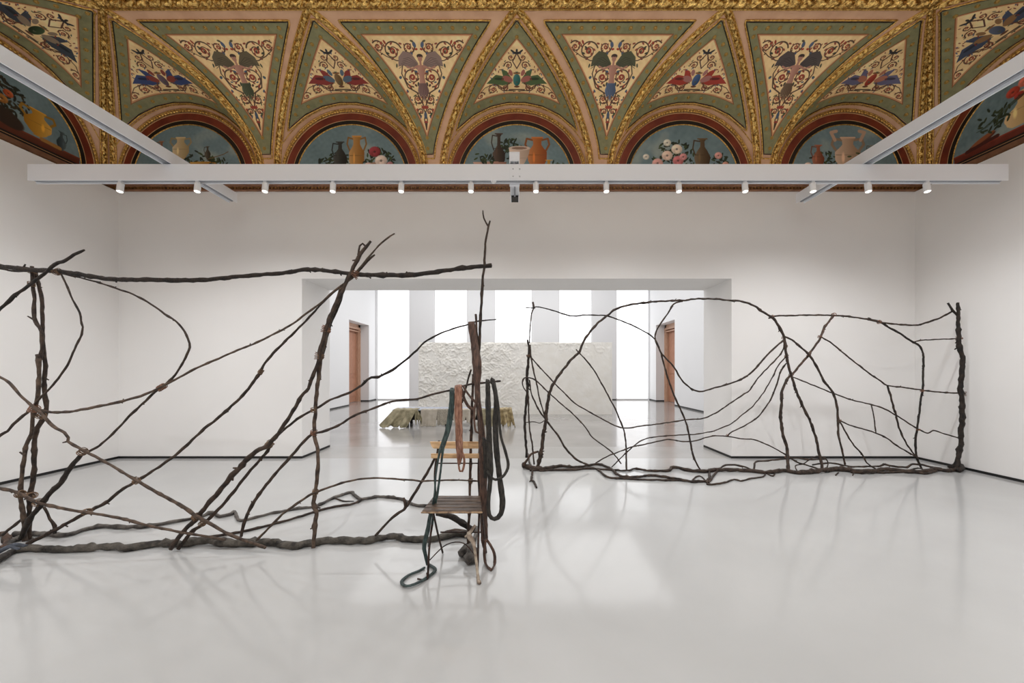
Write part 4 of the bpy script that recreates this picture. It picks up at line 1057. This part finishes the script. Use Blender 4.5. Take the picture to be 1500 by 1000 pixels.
Rb([(1402.8, 443.2), (1403, 459.4), (1404.7, 486), (1406.6, 512.6), (1409.4, 527.8), (1408.5, 554.4), (1408.7, 596), (1408.7, 628.4), (1407.8, 650), (1403.3, 668), (1398.8, 685)], [3.2, 4.4, 5.6, 5.8, 6, 5.4, 6.4], 'bark_dark', n=10, dz=-.03, label='thick dark post at the right end of the web')
Rb([(1388.5, 443.8), (1396, 454.6), (1403, 462)], [2.6, 3.4], 'bark_dark', knots=0, dz=-.03)
Rb([(1201.4, 492.6), (1218.5, 503), (1237.5, 518.3), (1256.5, 533.5), (1271.7, 545.8), (1288.8, 557), (1299.8, 563.9), (1326.8, 567.7), (1351.5, 571.5), (1380, 574.3), (1406.6, 575.7), (1415.7, 577)], 2.1)
Rb([(1299.8, 564), (1305, 581.6), (1311.5, 605), (1316, 623), (1323, 641), (1332, 655.4), (1341, 668)], [2.6, 2.2, 2])
Rb([(1148.6, 492.6), (1160, 497.4), (1173.3, 508.8), (1186.6, 522), (1196, 535.4), (1207.5, 558), (1220.4, 577), (1226, 596), (1228.3, 615.8), (1227.8, 635.6), (1232.3, 655.4), (1238, 680)], [2.4, 3, 3, 3, 2.4])
Rb([(1160, 551.5), (1179, 559), (1201.8, 568.6), (1224, 577), (1253, 587), (1276.4, 592.4), (1296.2, 598.7), (1312.4, 607.7), (1330.4, 619.4), (1344.8, 628.4), (1359.2, 634), (1367.3, 630), (1379, 633.8), (1406, 641.9)], 1.9)
Rb([(1228.7, 615), (1244, 622), (1262, 627.5), (1281.8, 633.8), (1298, 641), (1316, 653.6), (1334, 664.4), (1345, 671)], 2)
Rb([(1230.5, 617.6), (1240.4, 635.6), (1251.2, 651.8), (1262, 664.4), (1270, 678), (1282, 686)], 2)
Rb([(1276.4, 593.3), (1280, 610.4), (1283.2, 633.8)], 1.5)
Rb([(1000, 441), (987.5, 445), (978, 459.4), (966.6, 474.6), (960.9, 486), (960, 496.4), (964.7, 508.8), (970.4, 519), (985.2, 535), (998.5, 556), (1008, 565.8), (1017.5, 571.5), (1028.9, 573), (1046, 567.7), (1068.8, 562), (1087.8, 554.4), (1101, 544.9), (1116.3, 527.8), (1131.5, 512.6), (1147.5, 498.5)], [2.2, 2.2, 2.4, 2.4, 2.6])
Rb([(966, 512), (968.5, 516.4), (974, 539.2), (981, 562), (991.2, 587), (1002, 611), (1009.6, 637.4), (1014, 660.8), (1019.5, 677), (1025.8, 688)], [2.2, 2.6, 2.6, 2.2])
Rb([(770, 450.3), (780, 451), (790, 449.5), (816.5, 456.5), (837.4, 462.8), (856.4, 461.3), (873.5, 461.7), (886.8, 461.7), (894.4, 464), (915.3, 471.7), (934.3, 480.3), (951.4, 489.8), (961, 499.3), (967, 513)], [1.4, 2, 1.8, 1.8], 'bark_dark')
Rb([(780.4, 442.3), (782, 450), (778.5, 459.4), (776.6, 476.5), (775.6, 502)], [3, 1.8, 1.8])
Rb([(772.8, 497.4), (774.7, 516.4), (772.4, 543), (772.8, 568), (769.8, 596), (768.9, 621), (770, 642.8), (771.2, 670)], [2.6, 4.4, 4, 4, 3.6], 'bark_dark')
Rb([(776.6, 505), (778.5, 527.8), (782.3, 546.8), (787, 566), (791.4, 587), (798.6, 612)], [2.4, 2])
Rb([(778.5, 524), (793.7, 541), (811, 560), (827.4, 576), (843.6, 591.5), (861.6, 602.3), (886.8, 615.8), (912, 626.6), (939, 623.9), (966, 620.3), (1004, 615), (1029.4, 612.7), (1040, 608.6), (1051, 603), (1070.8, 589.7), (1087, 578.9), (1097.8, 571.7), (1106.8, 558.2), (1118.2, 544.9), (1135.3, 527.8), (1144.8, 516.4), (1149, 507)], 1.9)
Rb([(772, 574), (767, 567.7), (765.2, 560), (768, 553.4), (776, 553), (786, 558.2), (805.8, 577), (825.6, 594), (841.8, 608.6), (858, 626.6), (868.8, 641), (894, 660), (910, 679)], 1.9)
Rb([(775.4, 556), (778, 575), (782.4, 587), (791.4, 603), (802.2, 617.6), (816.6, 637.4), (829.2, 657.2), (843.6, 671.6), (862, 681)], [1.8, 2.4, 3, 3.2])
Rb([(844, 511.6), (847.8, 516.4), (862, 531.6), (875.4, 550.6), (888.7, 575.3), (903, 603.2), (912.9, 626.6), (916.5, 644.6), (917, 660.8), (917.8, 689)], [1.6, 2, 2.2, 2.2, 2.6])
Rb([(872.4, 677.9), (890.4, 668), (903, 662.6), (917.4, 657.2), (928.2, 653.6), (944.4, 650.9), (962.4, 646.4), (980.4, 643.3), (1000.6, 646.4), (1016.8, 646), (1033, 641), (1047.4, 637.9), (1065.4, 638.8), (1085.2, 642.4), (1103.2, 643.7), (1119.4, 649), (1137.4, 658), (1151.8, 666.2)], 1.8)
Rb([(895.8, 684.2), (912, 668), (927.3, 653.6), (939, 645.5), (951.6, 641), (975, 638.3), (1000, 636.5), (1020.4, 635.6), (1042, 632), (1056.4, 626.6), (1070.8, 620.3), (1087, 607.7), (1103.2, 594.2), (1118, 575), (1131.5, 552.5), (1139, 537), (1150.5, 523)], 1.7)
Rb([(1065.4, 638.3), (1072.6, 632), (1094.2, 621.2), (1108.6, 612), (1117.6, 602.3), (1128.4, 585.2), (1137.4, 563.6), (1143, 546), (1151.5, 532)], [1.8, 2.2])
Rb([(773, 570), (775.2, 617.6), (777, 635.6), (779.7, 653.6), (782.4, 680)], 2.3)
Rb([(769.8, 618.5), (782.4, 617.6), (791.4, 619.4), (797, 615.8)], 1.3, knots=.3)
Rb([(766, 682), (786, 686), (802, 686), (818.4, 682.4), (840, 684), (858, 682.4), (876, 679.7), (890.4, 684), (899.4, 689.6), (903, 694), (912, 697.7), (930, 698.6), (953.4, 696), (975, 698.6), (995, 702), (1013, 705), (1038, 704)], [8, 6, 3.4, 3.6, 3.4, 3.2, 3.6, 3.6, 4, 3.4], mode='floor', dz=0)
Rb([(776, 688), (793, 688), (840, 687.8), (865, 685), (876, 688), (890.4, 698.6), (912, 700.5), (962.4, 703), (1000, 703)], [4, 2.6, 3, 2.4], mode='floor')
Rb([(790, 689), (858, 686), (879.6, 687), (917.4, 689), (930, 686.2), (948, 689), (978.6, 688.9), (985.8, 684.3), (1011.4, 688.8), (1033, 689.8), (1051, 688), (1096, 689), (1123, 691.6), (1150, 689), (1168, 691.6), (1195, 690), (1222.4, 687), (1244, 688), (1258.4, 690.7), (1280, 690), (1298, 687), (1325, 690), (1352, 690.7), (1371.8, 687.8), (1388, 689), (1406, 687)], [3, 2.6, 2.6, 4, 5, 5.2, 4.6, 6, 6.5, 6, 5.4, 5, 5], 'bark', mode='floor', n=9, label='main ground branch of the web')
Rb([(1051, 689.6), (1060, 682.4), (1074, 680.6), (1092, 684.3), (1106, 690)], 2.6)
Rb([(1034.8, 708.5), (1047.4, 709), (1063.6, 705.8), (1075.3, 702), (1085, 704), (1101, 700.4), (1117.6, 698), (1122, 693), (1132, 696.8), (1137.4, 689.6), (1150, 690)], [2.6, 2, 1.8, 2.4], mode='floor')
Rb([(1013, 705), (1020, 698), (1028, 698), (1036, 707)], [2, 1.8], mode='floor')
Rb([(1104, 689.6), (1106.8, 677), (1119.4, 675.2), (1150, 671.6), (1164.4, 670.5), (1186, 673), (1208, 672)], [3, 2, 2.2])
Rb([(1153.6, 668), (1168, 677), (1186, 682.4), (1204, 688)], 2.2)
Rb([(1168, 690), (1165, 682), (1177, 678.8), (1186, 672.5), (1196.8, 668), (1207.6, 670.2), (1213, 678), (1209, 690)], 1.6)
Rb([(1190, 680.6), (1213.4, 678), (1235, 680.7), (1249.4, 683.3), (1271, 683), (1289, 682.8), (1294.4, 679.7), (1312.4, 683), (1328.6, 683.8), (1334, 680), (1352, 681), (1364.6, 684), (1379, 686)], [2.4, 2.4, 3, 2.4])
Rb([(1213, 690), (1235, 686), (1249.4, 691.6), (1265.6, 689), (1290.8, 692), (1316, 691), (1339.4, 692), (1357.4, 693), (1372, 689)], [3.4, 3, 3.2], mode='floor')
Rb([(1330, 690), (1345, 685), (1358, 690), (1366, 684)], [2, 2.4], 'bark_dark')
Rb([(1392, 684), (1400, 682), (1409, 685), (1404, 689)], [5, 7, 6], 'bark_dark', mode='floor', knots=2)
Rb([(788.7, 661), (778.8, 664), (773.4, 671.6), (767, 681)], [3.6, 3.2, 4], 'bark_red')
Rb([(773.4, 664.4), (775.2, 676), (779.7, 686), (778.8, 700.4), (783, 707), (786, 714)], [2.6, 2.8, 3, 2.2], mode='floor')
Rb([(780, 699), (776, 705)], [2, 1.4], mode='floor', knots=0)
Rb([(1038.4, 687), (1039.3, 698), (1035, 706)], [3, 3], mode='floor')
Rb([(1054, 686), (1046.5, 695), (1038, 706)], [3, 2.4], mode='floor')
Rb([(1228, 692), (1224, 696)], [2, 1.4], mode='floor', knots=0); Rb([(1252, 690), (1249, 696)], [2, 1.4], mode='floor', knots=0)
for (x, y, r, t) in ((774, 521, 3.6, .1), (1131, 464, 3, 1.2), (1148, 494, 3, .2), (1150.5, 507, 3.2, .1), (1152, 522, 3, .1), (1158.5, 550, 3.6, .3), (1221, 461, 3, 1.2), (1201, 493, 2.8, .4),
                     (1184.6, 520, 2.6, .5), (1287.5, 471.5, 3, 1.3), (1405, 495.5, 4, .1), (1409.5, 576.5, 4.6, .1), (1351, 572, 2.6, 0), (1153, 668, 3.4, .1), (1229, 615, 3, .2), (1204, 690, 4.6, .2), (1345, 629, 2.4, .2), (848, 516.5, 2.6, .6), (1065, 638, 2, .7)):
    binding(right, x, y, r, RP, 0, 'cord_rust' if x > 1000 else 'cord', 4, t, w=.0026)
# ================================================================== straps, chair, low table, plaster slab
def strap(parent, pts, wid, m, plane=2.9, thick=.0045, name='strap', mode='plane', fd=(0, 1, .05), label=None, dz=0, ripple=.03):
    rows = to_world([(p[0], p[1]) + tuple(p[2:]) for p in pts], plane, wid, mode, dz)
    for r in rows: r[4] = thick; r[3] *= 1.05; r[4] *= .8
    if mode == 'plane':
        for r in rows: r[2] = max(r[2], .012)
    R = catmull(rows, .02); k = len(R); rs = np.random.RandomState(len(pts)*7+abs(int(pts[0][0])))
    seg = np.r_[0, np.cumsum(np.linalg.norm(np.diff(R[:, :3], axis=0), axis=1))]
    R[:, 3] *= 1+ripple*np.sin(seg*23+rs.rand()*5)+ripple*np.sin(seg*51+rs.rand()*5)
    R[:, 1] += .006*np.sin(seg*19+rs.rand()*6)
    v, f = sweep(R, 10, flatdir=fd, rough=.05, seed=abs(int(pts[0][0])), cap=.03); mb = MB(); mb.add([(a, b_, max(c, .001)) for a, b_, c in v], f)
    o = mb.build(name, M[m], parent, smooth=True)
    if label: o['label'] = label
    return o
SPL = 2.80
t = thing('hanging_strap', 'dark green cloth strap hung beside the chair and trailing onto the floor', 'strap', tuple(W(661, 568, SPL)), 'straps hung over the lowest branch')
strap(t, [(663, 568, .01), (662, 573, -.01), (661.9, 592), (656.7, 625.8), (648.9, 651.8), (644, 662)], [6.4, 7, 8.4, 7, 6], 's_green', SPL)
strap(t, [(646, 656), (642, 672), (638, 696), (637, 722), (634, 740), (630, 755), (626.4, 776.8), (621.6, 798.4), (623, 812), (626.4, 828)], [4, 3, 2.6, 3, 4, 6, 6.4, 5, 5], 's_green', SPL-.13, name='strand')
strap(t, [(650, 652), (647.5, 670), (645, 690.8), (641, 722), (636, 744), (632, 775), (628, 800)], [4, 3, 3, 3.4, 4, 3, 2.4], 's_green', SPL-.11, name='strand')
strap(t, [(627, 826), (634.8, 829.6), (637.5, 835), (625, 846), (612, 853.6), (596, 857.5), (588.5, 851), (598, 842.6), (612, 837), (622, 831)], [6, 6, 5, 5, 6, 6, 5, 5, 4, 4], 's_green', 2.55, thick=.009, name='floor_loop', mode='floor', fd=(0, .3, 1))
t = thing('hanging_strap', 'copper coloured strap looped over the branch in front of the chair back', 'strap', tuple(W(671, 565, SPL)), 'straps hung over the lowest branch')
strap(t, [(671.4, 564, .012), (671, 568, -.012), (671.5, 590), (672, 618), (672.5, 644), (673.5, 665), (672.5, 680)], [10.4, 10.6, 11, 10.4, 10.4, 9, 4], 's_copper', SPL-.02, thick=.008)
strap(t, [(671, 645, -.02), (674, 655, -.03), (679.5, 668, -.02), (680, 680), (677, 690), (673.5, 690), (671.5, 680), (671, 660)], [2.6, 2.6, 3, 3.4, 3.4, 3, 2.6, 2], 's_copper', SPL-.02, name='loop')
t = thing('hanging_strap', 'long black strap hanging right of the brown post in a deep loop', 'strap', tuple(W(722, 557, SPL)), 'straps hung over the lowest branch')
strap(t, [(714.4, 562, .06), (714.4, 557, 0), (715, 592), (716.4, 644), (718.2, 683), (717.8, 706.4), (715.5, 735), (717, 754), (724.3, 760), (733.5, 753), (736, 732), (732, 701), (727.2, 657), (725.6, 618), (727, 586.8), (723, 562), (721, 555, .03), (721, 562, .08)], [6, 6, 7.6, 8, 9, 6.4, 5.6, 6, 6, 7.6, 8.4, 7.6, 8, 8, 7, 6, 6, 5], 's_black', SPL, thick=.007)
strap(t, [(724, 561), (727, 580), (729.5, 592), (733.4, 636), (740, 660), (744.5, 680), (742, 690), (736, 698), (725.6, 702), (718, 697), (714, 690)], [4, 4, 3.8, 3.6, 4, 4.4, 4.4, 4, 3.6, 3.4, 3], 's_black', SPL-.03, name='strand', thick=.008)
strap(t, [(707, 640, .05), (711, 650, .04), (712, 680, .03), (711, 700, .03)], [3, 8, 8, 4], 's_black', SPL, name='strand')
t = thing('hanging_strap', 'small dark brown strap loops tangled between copper strap and brown post', 'strap', tuple(W(682, 575, SPL)), 'straps hung over the lowest branch')
strap(t, [(674, 566), (677, 572), (680, 584), (686, 595), (693, 599), (697, 590), (690, 582), (681, 570), (678, 564)], [4, 4, 4.4, 4.6, 4, 3, 3, 3], 's_brown', SPL+.03, thick=.007)
strap(t, [(697, 590), (694.6, 605), (695, 622), (697, 632), (701, 634), (703.5, 626), (701, 606), (700, 590)], [2.8, 3, 3, 3, 3, 2.4], 's_brown', SPL+.02, name='loop')
t = thing('leather_post', 'tall flattened umber leather strip standing beside the chair and touching the floor', 'strap', tuple(W(706, 806, 2.86)))
t.location.z = 0
strap(t, [(690.5, 471), (692, 485), (695.6, 508), (698.5, 530), (699.2, 545), (699, 560), (699.5, 580), (702, 600), (705, 631), (707, 655), (708, 690), (708, 722), (708.6, 760), (710, 792)], [9, 10, 11, 13, 12.4, 9, 7.6, 8, 9, 11.6, 11.6, 11, 11, 9.6], 's_brown', 2.86, thick=.013, label='worn umber leather strip')
strap(t, [(711, 790), (709.6, 808), (710.6, 822), (715, 832), (719.6, 835), (724.6, 824), (724, 810), (718, 798), (712, 790)], [4.4, 4, 4, 4.6, 5, 4.4, 4, 4, 4], 's_brown', 2.74, thick=.008, name='loop')
strap(t, [(707, 790), (709, 800), (711, 806)], [6, 5, 4], 's_brown', 2.84, thick=.01, name='foot')
t = thing('blue_rag', 'blue grey rag wrapped round the roots at the lower left edge', 'cloth', (-3.75, 2.8, 0))
strap(t, [(-30, 822), (-8, 812), (8, 803), (20, 798), (36, 800)], [5, 6, 6.5, 5, 2], 's_blue', 2.72, thick=.02, name='fold', mode='plane')
strap(t, [(-20, 815), (0, 806), (14, 800), (28, 804)], [3, 4, 4, 2], 's_blue', 2.68, thick=.014, name='fold')

# ---- the folding chair tied into the trellis
ch = thing('folding_chair', 'small folding garden chair with slatted dark seat and pale wooden back slats', 'chair', (-.45, 2.7, 0))
zs = .455
def quad_slat(mb, P4, th):
    """P4 corners (x,y,z) counter-clockwise, thickness down"""
    v = [Vector(p) for p in P4]; n = (v[1]-v[0]).cross(v[3]-v[0]).normalized()
    if abs(n.z) > .5 and n.z < 0: n = -n
    mb.add([tuple(p) for p in v]+[tuple(p-n*th) for p in v], [(0, 1, 2, 3), (7, 6, 5, 4), (0, 4, 5, 1), (1, 5, 6, 2), (2, 6, 7, 3), (3, 7, 4, 0)])
yf, yr = 2.545, 2.86
fl, fr_ = (-.632, -.232); rl, rr_ = (-.618, -.272)
ns = 5
for k in range(ns):
    a = k/ns+.012; b_ = (k+1)/ns-.022
    ya, yb = yf+(yr-yf)*a, yf+(yr-yf)*b_
    mb = MB()
    quad_slat(mb, [(fl+(rl-fl)*a, ya, zs), (fr_+(rr_-fr_)*a, ya, zs), (fr_+(rr_-fr_)*b_, yb, zs), (fl+(rl-fl)*b_, yb, zs)], .016)
    o = mb.build('seat_slat', M['seat_wood'], ch, bevel=.004)
mb = MB(); mb.box(fl-.004, fr_+.004, yf-.012, yf+.002, zs-.014, zs-.004); mb.build('seat_nosing', M['seat_edge'], ch, bevel=.003)
def rod(pts, r, nm, m='iron', n=8):
    R = [[p[0], p[1], p[2], r, r] for p in pts]; R = catmull(R, .03); v, f = sweep(R, n); mb = MB(); mb.add(v, f); return mb.build(nm, M[m], ch, smooth=True)
# frame: uprights run from front feet up to the back slats; rear legs from the seat front down to the back
for x0, x1, x2 in ((-.592, -.622, -.60), (-.262, -.292, -.285)):
    rod([(x0, 2.545, .006), (x0, 2.60, .22), (x1+.012, 2.86, zs-.03), (x1, 2.90, .62), (x2, 2.955, .845)], .0075, 'frame_upright')
    rod([(x0+.022, 2.60, zs-.022), (x0+.026, 2.74, .22), (x0+.03, 2.90, .006)], .0075, 'leg')
    rod([(x0-.0, 2.57, zs-.024), (x0-.01, 2.85, zs-.024)], .006, 'seat_rail')
rod([(-.575, 2.88, .17), (-.235, 2.88, .17)], .0055, 'crossbar'); rod([(-.60, 2.915, .68), (-.29, 2.915, .68)], .005, 'crossbar')
rod([(-.592, 2.60, .10), (-.50, 2.72, .15), (-.38, 2.74, .15), (-.27, 2.62, .10)], .004, 'crossbar')
rod([(-.66, 2.54, .006), (-.63, 2.53, .006), (-.592, 2.535, .008), (-.595, 2.53, .05)], .005, 'foot_bar')
for zc, hh, xl, pointed in ((.815, .053, -.668, True), (.735, .036, -.655, False)):
    mb = MB(); xr = -.262; y0 = 2.93 if pointed else 2.915; tk = .014
    prof = [(xl, hh/2), (xl+.012, 0), (xl+.03, -hh/2)] if pointed else [(xl, hh/2), (xl-.002, -hh/2)]
    P = [(xl+.0, hh/2)] + ([(xl+.014, -.2*hh), (xl+.028, -hh/2)] if pointed else [(xl, -hh/2)]) + [(xr, -hh/2), (xr, hh/2)]
    nP = len(P); v = [(x, y0, zc+z) for x, z in P]+[(x, y0+tk, zc+z) for x, z in P]
    f = [tuple(range(nP)), tuple(range(2*nP-1, nP-1, -1))]+[(i, nP+i, nP+(i+1) % nP, (i+1) % nP) for i in range(nP)]
    mb.add(v, f); mb.build('back_slat', M['chair_wood'], ch, bevel=.003)
# pale bone-like cast leaning at the chair's right front foot
bn = thing('bone_prop', 'pale bone shaped leg standing at the right front foot of the chair', 'bone', (-.25, 2.5, 0))
R = [[*W(686, 779, 2.60), .010, .010], [*W(688, 786, 2.58), .019, .017], [*W(693, 794, 2.56), .013, .012], [*W(695.5, 805, 2.54), .010, .010], [*W(698, 825, 2.52), .0095, .0095], [*W(700, 843, 2.50), .0095, .0095], [*W(701, 852, 2.49), .013, .012], [*W(702, 856.5, 2.48), .017, .013]]
for r in R: r[2] = max(r[2], r[3])
v, f = sweep(catmull(R, .012), 12, rough=.07, seed=3); mb = MB(); mb.add([(a, b_, max(c, .0008)) for a, b_, c in v], f); mb.build('shaft', M['bone'], bn, smooth=True)
R = [[*W(681, 786, 2.6), .006, .006], [*W(686, 783, 2.6), .010, .010], [*W(691, 776, 2.62), .011, .011], [*W(696, 769, 2.64), .009, .009]]
v, f = sweep(catmull(R, .012), 10, rough=.1, seed=4); mb = MB(); mb.add(v, f); mb.build('knuckle', M['bone'], bn, smooth=True)

# ---- plaster relief slab in the room beyond
sl = thing('relief_slab', 'big freestanding white plaster slab with rough relief in the room beyond', 'sculpture', (-.05, 11.85, 0))
x0, x1, y0, zt = -3.02, 2.93, 11.75, 2.215
nx, nz = 420, 160
xs = np.linspace(x0, x1, nx); zz = np.linspace(0.0, zt, nz); X, Z = np.meshgrid(xs, zz, indexing='ij')
hgt = np.zeros_like(X)
for i in range(nx):
    for j in range(nz):
        x, z = xs[i], zz[j]
        q = Vector((x*1.6, z*1.6, 3.1)); wq = noise.noise_vector(q)*.55
        a = noise.noise(Vector((x*4.2+wq.x, z*4.2+wq.y, 1))); pl = min(1, max(0, (a-.02)*9))
        a2 = noise.noise(Vector((x*10+wq.x*3, z*10+wq.y*3, 5))); ridge2 = max(0, 1-abs(a2)*5)
        env = max(0, min(1, .55-.45*x/2.2+noise.noise(Vector((x*.7, z*.9, 8)))*.9)) if x < .3 else max(0, min(1, (z-1.5)*1.0-.1+noise.noise(Vector((x*.8, z, 2)))*.8))
        hgt[i, j] = .018*pl*(.12+env)+.020*ridge2*(.04+env*env)+.014*noise.noise(Vector((x*17, z*17, 0)))*(.1+env)+.02*noise.noise(Vector((x*1.7, z*1.7, 0)))
edge = np.minimum(np.minimum(X-x0, x1-X), zt-Z); hgt *= np.clip(edge/.04, 0, 1)
gridmesh('relief_face', np.stack([X, y0-hgt, Z], -1), M['plaster_relief'], sl)
mb = MB(); mb.box(x0, x1, y0+.0005, y0+.26, 0, zt); mb.build('slab_body', M['plaster_relief'], sl)

# ---- low draped table in the room beyond
tb = thing('draped_table', 'low long table with pale top and stiff olive hides draped to the floor', 'sculpture', (-1.65, 9.5, 0))
mb = MB(); mb.box(-3.02, -.35, 9.27, 9.95, .385, .41); mb.build('tabletop', M['slab_blue'], tb, bevel=.004)
mb = MB(); mb.box(-2.75, -.5, 9.42, 9.82, .14, .384); mb.build('dark_under_box', M['under'], tb)  # dark box put in for the shaded opening under the top
for x, y in ((-2.7, 9.45), (-.55, 9.45), (-2.7, 9.8), (-.55, 9.8), (-1.75, 9.5)):
    mb = MB(); mb.box(x-.03, x+.03, y-.03, y+.03, 0, .139); mb.build('leg', M['under'], tb)
def drape(nm, xt0, xt1, xb0, xb1, m, zbot, front=9.26, fold=.03, ragged=.03, seed=1, flare=.10, back=.0, zt_=.414, label=None):
    """a stiff sheet bent over the table's front edge"""
    rs = np.random.RandomState(seed); nu, nv = 60, 30
    P = np.zeros((nu, nv, 3))
    for i in range(nu):
        u = i/(nu-1)
        zb = zbot+ragged*(math.sin(u*17+seed)+.6*math.sin(u*41+seed*2)+.4*(rs.rand()-.5))
        zb = max(.004, zb)
        for j in range(nv):
            v = j/(nv-1)
            if v < .25:
                w_ = v/.25; x = xt0+(xt1-xt0)*u; y = front+back*(1-w_); z = zt_
            else:
                w_ = (v-.25)/.75; x = (xt0+(xt1-xt0)*u)*(1-w_)+(xb0+(xb1-xb0)*u)*w_
                y = front-.004-flare*w_**1.2+fold*w_*math.sin(u*11+seed*1.7)+.4*fold*w_*math.sin(u*27+seed)
                z = zt_*(1-w_)+zb*w_
            z += .006*math.sin(u*23+v*9+seed) if v < .25 else 0
            P[i, j] = (x, y, z)
    o = gridmesh(nm, P, M[m], tb); s_ = o.modifiers.new('thickness', 'SOLIDIFY'); s_.thickness = .008; s_.offset = 1
    if label: o['label'] = label
    return o
drape('hide', -2.98, -2.42, -3.30, -2.62, 'hide', .012, fold=.06, flare=.18, seed=1, back=.3, label='olive hide draped over the left end')
drape('hide', -2.46, -2.40, -2.44, -2.28, 'hide', .16, fold=.04, ragged=.07, seed=2, back=.2, flare=.08)
drape('hide', -2.32, -1.92, -2.34, -1.95, 'hide_pale', .01, fold=.01, ragged=.006, seed=3, back=.1, flare=.03, label='pale flat cloth hanging in front')
drape('hide', -1.93, -1.62, -1.92, -1.58, 'hide_grey', .05, fold=.02, ragged=.012, seed=4, back=.1, flare=.04, label='grey felt piece')
drape('hide', -1.60, -.95, -1.50, -1.02, 'hide_pale', .14, fold=.04, ragged=.06, seed=5, back=.25, flare=.05)
drape('hide', -.90, -.42, -.96, -.40, 'hide', .04, fold=.04, ragged=.03, seed=6, back=.25, flare=.06)
drape('hide', -.46, -.12, -.42, -.03, 'hide_ochre', .05, fold=.07, ragged=.05, seed=7, back=.3, flare=.10, zt_=.43, label='ragged ochre hide at the right end')
